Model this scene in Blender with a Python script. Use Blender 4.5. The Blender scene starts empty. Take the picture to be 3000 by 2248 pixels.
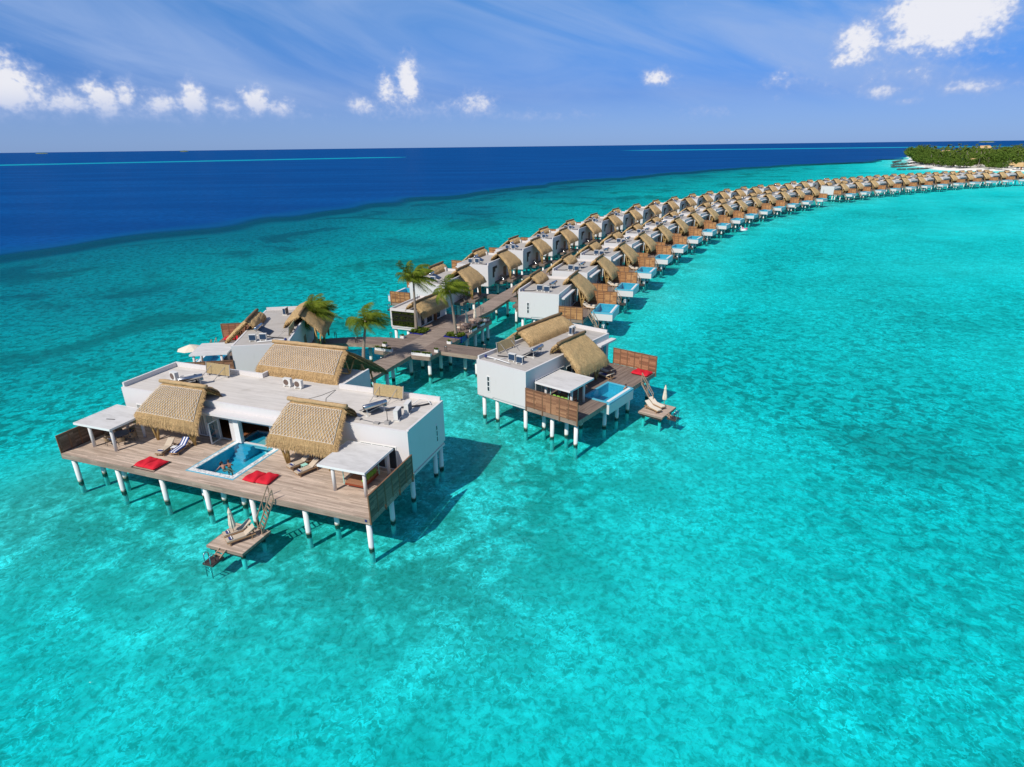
import bpy, math, random
import numpy as np
from mathutils import Vector, Matrix
random.seed(7)
R = math.radians
S, OZ = 0.8185, 0.489            # survey units -> metres, height of the survey datum above the water
sc = bpy.context.scene
col = sc.collection

# ------------------------------------------------------------------ node helpers
class NG:
    def __init__(s, nt):
        s.nt = nt; nt.nodes.clear()
    def n(s, typ, ins=None, **props):
        nd = s.nt.nodes.new(typ)
        for k, v in props.items(): setattr(nd, k, v)
        for k, v in (ins or {}).items(): s.put(nd.inputs[k], v)
        return nd
    def put(s, sock, v):
        if isinstance(v, bpy.types.NodeSocket): s.nt.links.new(v, sock)
        elif isinstance(v, bpy.types.Node): s.nt.links.new(v.outputs[0], sock)
        else: sock.default_value = v
    def m(s, op, a, b=None, c=None, clamp=False):
        nd = s.n('ShaderNodeMath', operation=op, use_clamp=clamp); s.put(nd.inputs[0], a)
        if b is not None: s.put(nd.inputs[1], b)
        if c is not None: s.put(nd.inputs[2], c)
        return nd.outputs[0]
    def vm(s, op, a, b=None):
        nd = s.n('ShaderNodeVectorMath', operation=op); s.put(nd.inputs[0], a)
        if b is not None: s.put(nd.inputs[1], b)
        return nd.outputs[0]
    def vs(s, v, k):
        nd = s.n('ShaderNodeVectorMath', operation='SCALE'); s.put(nd.inputs[0], v); nd.inputs['Scale'].default_value = k
        return nd.outputs[0]
    def mix(s, f, a, b, blend='MIX'):
        nd = s.n('ShaderNodeMix', data_type='RGBA', blend_type=blend)
        s.put(nd.inputs[0], f); s.put(nd.inputs[6], a); s.put(nd.inputs[7], b)
        return nd.outputs[2]
    def noise(s, vec, scale, detail=2., rough=.5, dist=0.):
        nd = s.n('ShaderNodeTexNoise'); s.put(nd.inputs['Vector'], vec)
        nd.inputs['Scale'].default_value = scale; nd.inputs['Detail'].default_value = detail
        nd.inputs['Roughness'].default_value = rough; nd.inputs['Distortion'].default_value = dist
        return nd.outputs['Fac']
    def ramp(s, f, stops, interp='LINEAR'):
        nd = s.n('ShaderNodeValToRGB'); s.put(nd.inputs[0], f); cr = nd.color_ramp; cr.interpolation = interp
        while len(cr.elements) < len(stops): cr.elements.new(.5)
        for e, (p, c) in zip(cr.elements, stops):
            e.position = p; e.color = c if len(c) == 4 else (*c, 1)
        return nd.outputs[0]
    def ss(s, v, a, b):
        nd = s.n('ShaderNodeMapRange', interpolation_type='SMOOTHSTEP'); s.put(nd.inputs[0], v)
        nd.inputs[1].default_value = a; nd.inputs[2].default_value = b
        return nd.outputs[0]
    def obj(s): return s.n('ShaderNodeTexCoord').outputs['Object']
    def pos(s): return s.n('ShaderNodeNewGeometry').outputs['Position']
    def map(s, v, scale=(1, 1, 1), rot=(0, 0, 0), loc=(0, 0, 0)):
        nd = s.n('ShaderNodeMapping'); s.put(nd.inputs[0], v)
        nd.inputs['Scale'].default_value = scale; nd.inputs['Rotation'].default_value = rot; nd.inputs['Location'].default_value = loc
        return nd.outputs[0]
    def sep(s, v):
        nd = s.n('ShaderNodeSeparateXYZ'); s.put(nd.inputs[0], v); return nd.outputs
    def comb(s, x, y, z):
        nd = s.n('ShaderNodeCombineXYZ')
        for i, a in enumerate((x, y, z)): s.put(nd.inputs[i], a)
        return nd.outputs[0]
    def bump(s, h, strength=.3, dist=.02):
        nd = s.n('ShaderNodeBump'); s.put(nd.inputs['Height'], h)
        nd.inputs['Strength'].default_value = strength; nd.inputs['Distance'].default_value = dist
        return nd.outputs[0]
    def out(s, surf):
        o = s.n('ShaderNodeOutputMaterial'); s.put(o.inputs['Surface'], surf)

def newmat(name):
    m = bpy.data.materials.new(name); m.use_nodes = True
    return m, NG(m.node_tree)
def pbsdf(g, color, rough=.6, normal=None, metal=0., spec=.5):
    p = g.n('ShaderNodeBsdfPrincipled')
    g.put(p.inputs['Base Color'], color); g.put(p.inputs['Roughness'], rough)
    p.inputs['Metallic'].default_value = metal; p.inputs['Specular IOR Level'].default_value = spec
    if normal is not None: g.put(p.inputs['Normal'], normal)
    return p.outputs[0]
def c4(c): return (*c, 1)
def plain(name, c, rough=.6, var=.12, scale=3., metal=0., spec=.4, bump=0.):
    m, g = newmat(name); o = g.obj()
    f = g.noise(o, scale, 4., .6)
    colr = g.mix(f, c4([v * (1 - var) for v in c]), c4([min(1, v * (1 + var)) for v in c]))
    nrm = g.bump(g.noise(o, scale * 6, 3.), bump, .01) if bump else None
    g.out(pbsdf(g, colr, rough, nrm, metal, spec)); return m

M = {}
def build_materials():
    # white rendered walls: faint weather streaks
    m, g = newmat('white_render'); o = g.obj()
    f = g.noise(g.map(o, (1.6, 1.6, .16)), 2.2, 5., .65); f2 = g.noise(o, .35, 3.)
    c = g.mix(g.m('MULTIPLY', g.ss(f, .52, .82), g.ss(g.noise(o, 1.1, 3.), .42, .7)), c4((.635, .61, .595)), c4((.53, .505, .48)))
    c = g.mix(g.m('MULTIPLY', g.ss(f2, .5, .8), .25), c, c4((.57, .55, .53)))
    g.out(pbsdf(g, c, .75, g.bump(g.noise(o, 30, 3.), .15, .01), 0, .25)); M['white'] = m
    # flat roofs: pale screed with board lines and water stains
    m, g = newmat('roof_screed'); o = g.obj(); x, y, z = g.sep(o)
    ln = g.m('FRACT', g.m('MULTIPLY', y, 1.35)); line = g.m('LESS_THAN', ln, .07)
    st = g.noise(g.map(o, (.25, 2.2, 1)), 1.3, 5., .65); bl = g.noise(o, .5, 4., .6)
    wn = g.n('ShaderNodeTexWhiteNoise', noise_dimensions='1D'); g.put(wn.inputs['W'], g.m('FLOOR', g.m('MULTIPLY', y, 1.35)))
    c = g.mix(g.ss(st, .3, .75), c4((.61, .57, .52)), c4((.49, .455, .41)))
    c = g.mix(g.m('MULTIPLY', wn.outputs[0], .3), c, c4((.66, .615, .56)))
    c = g.mix(g.m('MULTIPLY', g.ss(bl, .5, .75), .45), c, c4((.38, .34, .29)))
    c = g.mix(g.m('MULTIPLY', line, .25), c, c4((.33, .30, .27)))
    g.out(pbsdf(g, c, .85, None, 0, .2)); M['roof'] = m
    m2 = m.copy(); m2.name = 'roof_screed_grey'
    for nd in m2.node_tree.nodes:
        if nd.type == 'MIX':
            for k in (6, 7):
                if not nd.inputs[k].is_linked: nd.inputs[k].default_value = [v * .74 for v in nd.inputs[k].default_value[:3]] + [1]
    M['roof_grey'] = m2
    # pavilion slab roofs
    m, g = newmat('pavilion_slab'); o = g.obj()
    f = g.noise(g.map(o, (.5, 1.5, 1)), 1.6, 5., .65)
    c = g.mix(g.ss(f, .35, .8), c4((.60, .585, .56)), c4((.47, .455, .43)))
    g.out(pbsdf(g, c, .7, None, 0, .2)); M['slab'] = m
    def planks(name, axis, base, dark, w=.155, grain=1.):
        m, g = newmat(name); o = g.obj(); x, y, z = g.sep(o)
        a, b = (y, x) if axis == 'x' else (x, y)          # planks run along `axis`
        zz = g.m('MULTIPLY', z, .93)
        idx = g.m('FLOOR', g.m('DIVIDE', g.m('ADD', a, zz), w))
        shift = g.m('MULTIPLY', g.m('FRACT', g.m('MULTIPLY', idx, .377)), 3.1)
        seg = g.m('FLOOR', g.m('DIVIDE', g.m('ADD', b, shift), 3.1))
        wn = g.n('ShaderNodeTexWhiteNoise', noise_dimensions='2D'); g.put(wn.inputs['Vector'], g.comb(idx, seg, 0.))
        st = g.noise(g.comb(g.m('MULTIPLY', a, 4.5), g.m('MULTIPLY', b, .3), z), 1., 5., .65)
        big = g.noise(o, .22, 4., .6)
        c = g.mix(wn.outputs[0], c4([v * .74 for v in base]), c4([v * 1.16 for v in base]))
        c = g.mix(g.m('MULTIPLY', g.ss(st, .42, .68), .75 * grain), c, c4(dark))
        c = g.mix(g.m('MULTIPLY', g.ss(big, .45, .75), .35), c, c4([v * 1.25 for v in base]))
        gap = g.m('LESS_THAN', g.m('FRACT', g.m('DIVIDE', g.m('ADD', a, zz), w)), .09)
        c = g.mix(g.m('MULTIPLY', gap, .6), c, c4([v * .3 for v in base]))
        g.out(pbsdf(g, c, .8, None, 0, .2)); M[name] = m
    planks('deck_pale', 'x', (.535, .42, .33), (.27, .2, .15))
    planks('deck_brown', 'y', (.225, .172, .14), (.12, .09, .075))
    planks('deck_brown_x', 'x', (.225, .172, .14), (.12, .09, .075))
    planks('walk_wood', 'x', (.31, .245, .20), (.17, .13, .105), .17)
    planks('fascia_wood', 'x', (.34, .255, .2), (.2, .145, .11), .17)
    def slats(name, base, alt, h=.105):
        m, g = newmat(name); o = g.obj(); x, y, z = g.sep(o)
        along = g.m('ADD', x, g.m('MULTIPLY', y, 1.0)); pan = g.m('FLOOR', g.m('DIVIDE', along, 1.22))
        idx = g.m('FLOOR', g.m('DIVIDE', z, h * 1.6))
        wn = g.n('ShaderNodeTexWhiteNoise', noise_dimensions='2D'); g.put(wn.inputs['Vector'], g.comb(pan, idx, 0.))
        wp = g.n('ShaderNodeTexWhiteNoise', noise_dimensions='1D'); g.put(wp.inputs['W'], pan)
        st = g.noise(g.comb(g.m('MULTIPLY', along, .8), g.m('MULTIPLY', z, 14.), y), 1., 3.)
        f = g.m('ADD', g.m('MULTIPLY', wn.outputs[0], .75), g.m('MULTIPLY', wp.outputs[0], .35))
        f = g.m('ADD', g.m('MULTIPLY', g.m('SUBTRACT', f, .5), 1.5), .5, clamp=True)
        c = g.mix(f, c4([v * .8 for v in base]), c4([v * 1.1 for v in alt])); c = g.mix(g.m('MULTIPLY', st, .35), c, c4([v * .55 for v in base]))
        gap = g.m('LESS_THAN', g.m('FRACT', g.m('DIVIDE', z, h)), .2)
        c = g.mix(g.m('MULTIPLY', gap, .8), c, c4([v * .22 for v in base]))
        g.out(pbsdf(g, c, .7, g.bump(g.m('FRACT', g.m('DIVIDE', z, h)), .3, .03), 0, .25)); M[name] = m
    slats('screen_red', (.27, .115, .065), (.48, .235, .125))
    slats('screen_orange', (.36, .15, .06), (.60, .30, .12))
    slats('screen_grey', (.165, .105, .075), (.30, .20, .145))
    M['batten'] = plain('batten_wood', (.19, .095, .05), .7, .3, 5)
    M['rail'] = plain('rail_wood', (.36, .25, .17), .7, .25, 6)
    M['teak'] = plain('teak_wood', (.36, .215, .11), .6, .25, 8)
    M['darkwood'] = plain('dark_wet_wood', (.055, .04, .034), .4, .4, 5)
    M['door'] = plain('door_wood', (.22, .085, .035), .5, .3, 4)
    # thatch: UV runs along ridge / down slope
    def thatch(name, a, b, d):
        m, g = newmat(name); uv = g.n('ShaderNodeUVMap').outputs[0]; o = g.obj()
        u, v, _ = g.sep(uv)
        st = g.noise(g.comb(g.m('MULTIPLY', u, 8.), g.m('MULTIPLY', v, 1.5), 0.), 1., 6., .78, .5)
        st2 = g.noise(g.comb(g.m('MULTIPLY', u, 3.6), g.m('MULTIPLY', v, 2.2), 3.), 1., 5., .7, 1.5)
        big = g.noise(o, .55, 4., .6); sp = g.noise(uv, 9., 3., .7)
        c = g.mix(g.ss(st, .38, .62), c4(b), c4(a))
        c = g.mix(g.m('MULTIPLY', g.ss(st2, .47, .62), .62), c, c4(d))
        c = g.mix(g.m('MULTIPLY', g.ss(sp, .6, .78), .5), c, c4([q * 1.25 for q in a]))
        c = g.mix(g.m('MULTIPLY', g.ss(big, .4, .75), .3), c, c4([q * .8 for q in b]))
        c = g.mix(g.m('MULTIPLY', g.n('ShaderNodeObjectInfo').outputs['Random'], .38), c, c4([(p + q) * .36 for p, q in zip(a, b)]))
        h = g.m('ADD', st, g.m('MULTIPLY', st2, .8))
        g.out(pbsdf(g, c, .9, g.bump(h, 1., .14), 0, .15)); M[name] = m
    thatch('thatch', (.76, .525, .255), (.49, .325, .15), (.25, .16, .075))
    thatch('thatch_pale', (.68, .455, .215), (.44, .285, .14), (.24, .152, .073))
    M['straw'] = plain('straw_fringe', (.46, .315, .145), .9, .5, 2.5, 0, .1)
    M['ridge'] = plain('ridge_bundle', (.20, .135, .075), .9, .45, 6, 0, .1, .6)
    M['ridge_pale'] = plain('ridge_bundle_pale', (.42, .285, .15), .9, .4, 6, 0, .1, .6)
    M['rope'] = plain('white_rope', (.66, .57, .46), .8, .2, 6)
    M['bamboo'] = plain('bamboo', (.42, .275, .10), .5, .4, 4)
    M['bamboo_pale'] = plain('bamboo_pale', (.52, .40, .21), .55, .35, 7)
    # posts: white concrete, weed below the tide line
    m, g = newmat('post_concrete'); z = g.sep(g.pos())[2]; o = g.obj()
    edge = g.m('ADD', z, g.m('MULTIPLY', g.m('SUBTRACT', g.noise(g.pos(), 2.5, 3.), .5), .5))
    c = g.mix(g.noise(o, 2., 4.), c4((.78, .77, .75)), c4((.68, .67, .65)))
    c = g.mix(g.ss(edge, .24, .10), c, c4((.34, .33, .25))); c = g.mix(g.ss(edge, .12, -.02), c, c4((.035, .037, .022))); c = g.mix(g.ss(edge, -.22, -.5), c, c4((.60, .60, .54)))
    g.out(pbsdf(g, c, .7, None, 0, .25)); M['post'] = m
    # pool
    m, g = newmat('pool_tile'); o = g.obj()
    vo = g.n('ShaderNodeTexVoronoi', feature='F1'); g.put(vo.inputs['Vector'], o); vo.inputs['Scale'].default_value = 5.
    c = g.mix(vo.outputs['Color'], c4((.06, .43, .55)), c4((.12, .56, .67)), 'MIX')
    g.out(pbsdf(g, c, .3)); M['pool_tile'] = m
    M['pool_rim'] = plain('pool_rim_tile', (.10, .42, .55), .3, .15, 6)
    m, g = newmat('pebble_coping'); o = g.obj()
    vo = g.n('ShaderNodeTexVoronoi', feature='F1'); g.put(vo.inputs['Vector'], o); vo.inputs['Scale'].default_value = 7.
    c = g.ramp(g.sep(vo.outputs['Color'])[0], [(0, (.30, .33, .34)), (.35, (.62, .61, .58)), (1, (.80, .79, .76))])
    g.out(pbsdf(g, c, .6)); M['pebble'] = m
    m, g = newmat('pool_water'); o = g.obj()
    h = g.noise(o, 2.2, 3., .55); nb = g.bump(h, .25, .05)
    tr = g.n('ShaderNodeBsdfTransparent'); tr.inputs[0].default_value = (.45, .86, .93, 1)
    gl = g.n('ShaderNodeBsdfGlossy', {'Roughness': .05, 'Normal': nb})
    fr = g.n('ShaderNodeFresnel', {'IOR': 1.33, 'Normal': nb})
    mx = g.n('ShaderNodeMixShader'); g.put(mx.inputs[0], g.m('MINIMUM', fr.outputs[0], .10)); g.put(mx.inputs[1], tr.outputs[0]); g.put(mx.inputs[2], gl.outputs[0])
    g.out(mx.outputs[0]); M['pool_water'] = m
    M['glass'] = plain('window_glass', (.035, .05, .06), .08, .3, .8, 0, .8)
    M['blue_glass'] = plain('blue_door_glass', (.04, .20, .27), .15, .2, .8, 0, .7)
    m, g = newmat('clear_glass')
    tr = g.n('ShaderNodeBsdfTransparent'); tr.inputs[0].default_value = (.8, .88, .88, 1)
    gl = g.n('ShaderNodeBsdfGlossy', {'Roughness': .02}); mx = g.n('ShaderNodeMixShader'); mx.inputs[0].default_value = .12
    g.put(mx.inputs[1], tr.outputs[0]); g.put(mx.inputs[2], gl.outputs[0]); g.out(mx.outputs[0]); M['clear'] = m
    m, g = newmat('curtain'); x, y, z = g.sep(g.obj())
    f = g.m('FRACT', g.m('MULTIPLY', g.m('ADD', x, y), 4.)); c = g.mix(f, c4((.16, .17, .17)), c4((.46, .46, .44)))
    g.out(pbsdf(g, c, .9)); M['curtain'] = m
    M['frame'] = plain('white_frame', (.74, .74, .72), .5, .05, 3)
    M['metal'] = plain('steel', (.52, .53, .54), .22, .1, 2, 1.0)
    M['steel_dark'] = plain('dark_metal', (.05, .05, .055), .4, .2, 3, .4)
    M['unit'] = plain('unit_casing', (.66, .65, .61), .5, .08, 3)
    M['grille'] = plain('fan_grille', (.14, .095, .075), .6, .3, 9)
    M['fin'] = plain('coil_fins', (.02, .05, .10), .45, .2, 9)
    M['collector'] = plain('solar_tubes', (.02, .03, .05), .15, .2, 9, .2, .8)
    M['pipe'] = plain('white_pipe', (.70, .70, .68), .5, .05)
    M['blackpipe'] = plain('insulated_pipe', (.03, .03, .035), .7, .2)
    M['concrete'] = plain('concrete_block', (.34, .32, .30), .9, .2, 5)
    M['red'] = plain('red_canvas', (.56, .015, .03), .8, .25, 2.5, 0, .2, .4)
    M['net'] = plain('net_cord', (.03, .03, .03), .8, .2)
    M['tan'] = plain('tan_cushion', (.50, .41, .31), .9, .08, 4, 0, .2, .2)
    M['cream'] = plain('cream_canvas', (.70, .62, .50), .9, .08, 4, 0, .2, .2)
    M['navy'] = plain('navy_cloth', (.022, .035, .14), .9, .2, 5)
    M['rust'] = plain('rust_mattress', (.30, .14, .075), .9, .1, 3)
    M['rustside'] = plain('rust_base', (.24, .045, .015), .8, .15, 3)
    M['green_cushion'] = plain('green_cushion', (.20, .42, .06), .9, .2, 5)
    M['mint'] = plain('mint_rope', (.34, .66, .56), .8, .3, 9)
    m, g = newmat('striped_towel'); x = g.sep(g.obj())[0]
    f = g.m('LESS_THAN', g.m('FRACT', g.m('ADD', g.m('MULTIPLY', x, 3.9), .25)), .5)
    g.out(pbsdf(g, g.mix(f, c4((.72, .72, .72)), c4((.02, .06, .24))), .9)); M['stripe'] = m
    M['rattan'] = plain('rattan', (.30, .21, .12), .8, .3, 12)
    M['bluecush'] = plain('blue_cushion', (.025, .065, .16), .9, .2, 5)
    M['tabletop'] = plain('slate_table', (.055, .06, .085), .4, .3, 4)
    M['planter'] = plain('white_planter', (.74, .74, .72), .5, .08, 3)
    M['bluetile'] = plain('cobalt_tile', (.014, .022, .20), .3, .3, 9)
    M['soil'] = plain('soil', (.05, .035, .022), .95, .3, 5)
    M['sandstone'] = plain('pink_chair_wood', (.52, .35, .26), .7, .15, 6)
    def leaf(name, a, b, sc_=1.3):
        m, g = newmat(name); o = g.obj(); oi = g.n('ShaderNodeObjectInfo').outputs['Random']
        f = g.noise(o, sc_, 4., .7)
        c = g.mix(g.ss(f, .3, .7), c4(a), c4(b)); c = g.mix(g.m('MULTIPLY', oi, .35), c, c4([(p + q) * .6 for p, q in zip(a, b)]))
        d = g.n('ShaderNodeBsdfDiffuse'); g.put(d.inputs[0], c)
        t = g.n('ShaderNodeBsdfTranslucent'); g.put(t.inputs[0], g.mix(.5, c, c4((.16, .22, .02))))
        mx = g.n('ShaderNodeMixShader'); mx.inputs[0].default_value = .3
        g.put(mx.inputs[1], d.outputs[0]); g.put(mx.inputs[2], t.outputs[0])
        g.out(mx.outputs[0]); M[name] = m
    leaf('palm_leaf', (.07, .125, .014), (.23, .27, .035), .9)
    leaf('palm_far', (.05, .095, .016), (.15, .20, .04), .4)
    leaf('bush_leaf', (.05, .105, .016), (.15, .22, .04), .35)
    leaf('shrub_leaf', (.05, .10, .015), (.17, .22, .035), 3.)
    M['trunk'] = plain('palm_trunk', (.27, .225, .18), .9, .3, 6, 0, .1, .5)
    M['moss'] = plain('green_wall_moss', (.012, .014, .008), .9, .6, 6)
    M['black'] = plain('black_slot', (.012, .012, .014), .5, .2)
    M['tyre'] = plain('black_rubber', (.012, .012, .013), .7, .2)
    M['skin_a'] = plain('tanned_skin', (.30, .145, .085), .55, .1, 8)
    M['skin_b'] = plain('light_skin', (.42, .22, .145), .55, .1, 8)
    M['hair'] = plain('dark_hair', (.02, .013, .01), .6, .3, 20)
    M['swim'] = plain('swimwear', (.02, .025, .04), .8, .2, 8)
    M['eye'] = plain('eye', (.03, .02, .015), .3, .1, 8)
    M['float_white'] = plain('vinyl_white', (.78, .76, .74), .3, .05)
    M['float_pink'] = plain('vinyl_pink', (.70, .20, .34), .3, .1)
    M['rock'] = plain('groyne_rock', (.075, .07, .065), .95, .4, .6, 0, .1, .5)
build_materials()

# ------------------------------------------------------------------ mesh helpers
FLIP = False
class MB:
    def __init__(s): s.v = []; s.f = []; s.uv = []
    def add(s, vs, fs, uvs=None):
        b = len(s.v); s.v += [tuple(v) for v in vs]
        for k, f in enumerate(fs):
            s.f.append([b + i for i in f]); s.uv.append(uvs[k] if uvs else None)
    def box(s, x0, x1, y0, y1, z0, z1):
        s.add([(x0, y0, z0), (x1, y0, z0), (x1, y1, z0), (x0, y1, z0), (x0, y0, z1), (x1, y0, z1), (x1, y1, z1), (x0, y1, z1)],
              [(0, 3, 2, 1), (4, 5, 6, 7), (0, 1, 5, 4), (1, 2, 6, 5), (2, 3, 7, 6), (3, 0, 4, 7)]); return s
    def bar(s, p, q, w, h, up=(0, 0, 1)):
        p, q = Vector(p), Vector(q); d = (q - p).normalized(); u = Vector(up)
        sd = d.cross(u)
        if sd.length < 1e-4: sd = d.cross(Vector((1, 0, 0)))
        sd.normalize(); u = sd.cross(d); sd *= w / 2; u *= h / 2
        vs = [p - sd - u, p + sd - u, p + sd + u, p - sd + u, q - sd - u, q + sd - u, q + sd + u, q - sd + u]
        s.add(vs, [(0, 1, 2, 3), (7, 6, 5, 4), (0, 4, 5, 1), (1, 5, 6, 2), (2, 6, 7, 3), (3, 7, 4, 0)]); return s
    def tube(s, pts, rad, n=7, cap=True):
        pts = [Vector(p) for p in pts]; rs = rad if isinstance(rad, (list, tuple)) else [rad] * len(pts)
        vs = []; prev = None
        for i, p in enumerate(pts):
            d = (pts[min(i + 1, len(pts) - 1)] - pts[max(i - 1, 0)]).normalized()
            a = prev if prev is not None else (Vector((0, 0, 1)) if abs(d.z) < .9 else Vector((1, 0, 0)))
            a = (a - d * a.dot(d)).normalized(); prev = a; b = d.cross(a)
            vs += [p + (a * math.cos(2 * math.pi * k / n) + b * math.sin(2 * math.pi * k / n)) * rs[i] for k in range(n)]
        fs = [(i * n + k, i * n + (k + 1) % n, (i + 1) * n + (k + 1) % n, (i + 1) * n + k) for i in range(len(pts) - 1) for k in range(n)]
        if cap: fs += [tuple(range(n - 1, -1, -1)), tuple((len(pts) - 1) * n + k for k in range(n))]
        s.add(vs, fs); return s
    def prism(s, poly, z0, z1):
        n = len(poly); a = sum(poly[i][0] * poly[(i + 1) % n][1] - poly[(i + 1) % n][0] * poly[i][1] for i in range(n))
        if a < 0: poly = poly[::-1]
        s.add([(x, y, z0) for x, y in poly] + [(x, y, z1) for x, y in poly],
              [tuple(range(n - 1, -1, -1)), tuple(range(n, 2 * n))] + [(i, (i + 1) % n, n + (i + 1) % n, n + i) for i in range(n)]); return s
    def grid(s, fn, nu, nv, uvfn=None, wrap=False):
        vs = [fn(i / nu, j / nv) for i in range(nu + 1) for j in range(nv + 1)]; k = nv + 1
        fs = [(i * k + j, (i + 1) * k + j, (i + 1) * k + j + 1, i * k + j + 1) for i in range(nu) for j in range(nv)]
        uv = None
        if uvfn: uv = [[uvfn(a / nu, b / nv) for a, b in ((i, j), (i + 1, j), (i + 1, j + 1), (i, j + 1))] for i in range(nu) for j in range(nv)]
        s.add(vs, fs, uv); return s
    def ell(s, c, r, nu=12, nv=8, zlo=-1.):
        def f(u, v):
            t = math.asin(max(-1, zlo)) + (math.pi / 2 - math.asin(max(-1, zlo))) * v; a = 2 * math.pi * u
            return (c[0] + r[0] * math.cos(t) * math.cos(a), c[1] + r[1] * math.cos(t) * math.sin(a), c[2] + r[2] * math.sin(t))
        return s.grid(f, nu, nv)
    def cushion(s, c, sx, sy, sz, rz=0., n=8, p=.35):
        ca, sa = math.cos(rz), math.sin(rz)
        for side in (1, -1):
            def f(u, v):
                a, b = (2 * u - 1), (2 * v - 1)
                if side < 0: a = -a
                h = (max(0, 1 - abs(a) ** 4) * max(0, 1 - abs(b) ** 4)) ** p * sz / 2
                x, y = a * sx / 2, b * sy / 2
                return (c[0] + x * ca - y * sa, c[1] + x * sa + y * ca, c[2] + side * h)
            s.grid(f, n, n)
        return s
    def build(s, name, mat, parent=None, scale=S, smooth=False, loc=None):
        me = bpy.data.meshes.new(name)
        v = np.array(s.v, dtype=float) * scale if s.v else np.zeros((0, 3))
        fs = s.f
        if FLIP: v[:, 0] *= -1; fs = [f[::-1] for f in fs]
        me.from_pydata(v.tolist(), [], fs)
        if any(u for u in s.uv):
            ul = me.uv_layers.new(name='UVMap'); i = 0
            for f, u in zip(fs, s.uv):
                us = (u[::-1] if FLIP else u) if u else [(random.random() * 9, 1.)] * len(f)
                for q in us: ul.data[i].uv = q; i += 1
        me.materials.append(M[mat] if isinstance(mat, str) else mat)
        if smooth: me.polygons.foreach_set('use_smooth', [True] * len(me.polygons))
        o = bpy.data.objects.new(name, me); col.objects.link(o)
        if parent is not None: o.parent = parent
        if loc is not None: o.location = loc
        return o
def W(x, y, z=0.): return (x * S, y * S, z * S + OZ)
class Frame:
    def __init__(s, o, yaw):
        s.o = o; s.yaw = yaw; a = R(yaw); s.c, s.s = math.cos(a), math.sin(a)
    def p(s, x, y, z=0.):
        return W(s.o[0] + s.c * x - s.s * y, s.o[1] + s.s * x + s.c * y, z)
def tag(o, label, cat, group=None):
    o['label'] = label; o['category'] = cat
    if group: o['group'] = group
    return o
def thing(name, label, cat, loc=(0, 0, 0), rz=0., group=None):
    o = bpy.data.objects.new(name, None); col.objects.link(o); o.empty_display_size = .3
    o.location = loc; o.rotation_euler = (0, 0, rz)
    return tag(o, label, cat, group)
def struct(o, kind='structure'): o['kind'] = kind; return o
def dup(o, parent=None, skip=()):
    c = o.copy(); col.objects.link(c)
    if parent is not None: c.parent = parent
    for ch in list(o.children):
        if ch.name.split('.')[0] not in skip: dup(ch, c, skip)
    return c
def copy_thing(root, label, loc, rz, group=None, skip=()):
    c = dup(root, None, skip); c.location = loc; c.rotation_euler = (0, 0, rz); c['label'] = label
    if group: c['group'] = group
    return c
_pm = {}
def post(parent, x, y, top, r=.25, bot=-4.2):
    global FLIP
    key = (top, r, bot)
    if key not in _pm:
        f = FLIP; FLIP = False
        b = MB(); b.tube([(0, 0, bot), (0, 0, top)], r, 14)
        o = b.build('post', 'post', None, smooth=False); _pm[key] = o.data
        for p in o.data.polygons: p.use_smooth = len(p.vertices) == 4
        bpy.data.objects.remove(o); FLIP = f
    o = bpy.data.objects.new('post', _pm[key]); col.objects.link(o); o.parent = parent
    o.location = ((-x if FLIP else x) * S, y * S, 0); return o

# ------------------------------------------------------------------ building parts
def lerp(a, b, t): return a + (b - a) * t
def wall_grid(mb, ax, pos, th, a0, a1, z0, z1, openings):
    """wall in plane `ax`=pos..pos+th, from a0..a1 with rectangular openings (a0,a1,z0,z1)"""
    As = sorted({a0, a1, *[v for o in openings for v in o[:2]]}); Zs = sorted({z0, z1, *[v for o in openings for v in o[2:]]})
    for i in range(len(As) - 1):
        j = 0
        while j < len(Zs) - 1:
            ca = (As[i] + As[i + 1]) / 2
            def free(k):
                cz = (Zs[k] + Zs[k + 1]) / 2
                return not any(o[0] < ca < o[1] and o[2] < cz < o[3] for o in openings)
            if not free(j): j += 1; continue
            k = j
            while k + 1 < len(Zs) - 1 and free(k + 1): k += 1
            if ax == 'y': mb.box(As[i], As[i + 1], pos, pos + th, Zs[j], Zs[k + 1])
            else: mb.box(pos, pos + th, As[i], As[i + 1], Zs[j], Zs[k + 1])
            j = k + 1
def slope_fn(r0, r1, e0, e1, th, droop=.5, bulge=.12, seed=0):
    r0, r1, e0, e1 = map(Vector, (r0, r1, e0, e1))
    n = (r1 - r0).cross(e0 - r0).normalized()
    if n.z < 0: n = -n
    rnd = random.Random(seed)
    ph = [rnd.uniform(0, 6.28) for _ in range(6)]
    def top(u, v):
        p = lerp(lerp(r0, r1, u), lerp(e0, e1, u), v)
        k = th * min(1., .55 + v * 1.2) + bulge * math.sin(math.pi * v)
        g = min(u, 1 - u)
        if g < .08: k *= 1 - .5 * ((.08 - g) / .08) ** 2
        w = .022 * (math.sin(u * 23 + ph[0] + v * 5) + math.sin(v * 17 + ph[1] + u * 9) + math.sin(u * 41 + ph[2]) * .6)
        p = p + n * (k + w)
        if v > .8:
            q = (v - .8) / .2
            p = p + Vector((0, 0, -droop * q * q)) - n * (th * .6 * q * q * q)
        return p
    def bot(u, v): return lerp(lerp(r0, r1, u), lerp(e0, e1, u), v) - n * .02 + Vector((0, 0, -droop * .55)) * max(0, (v - .8) / .2) ** 2
    return top, bot, n
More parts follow.
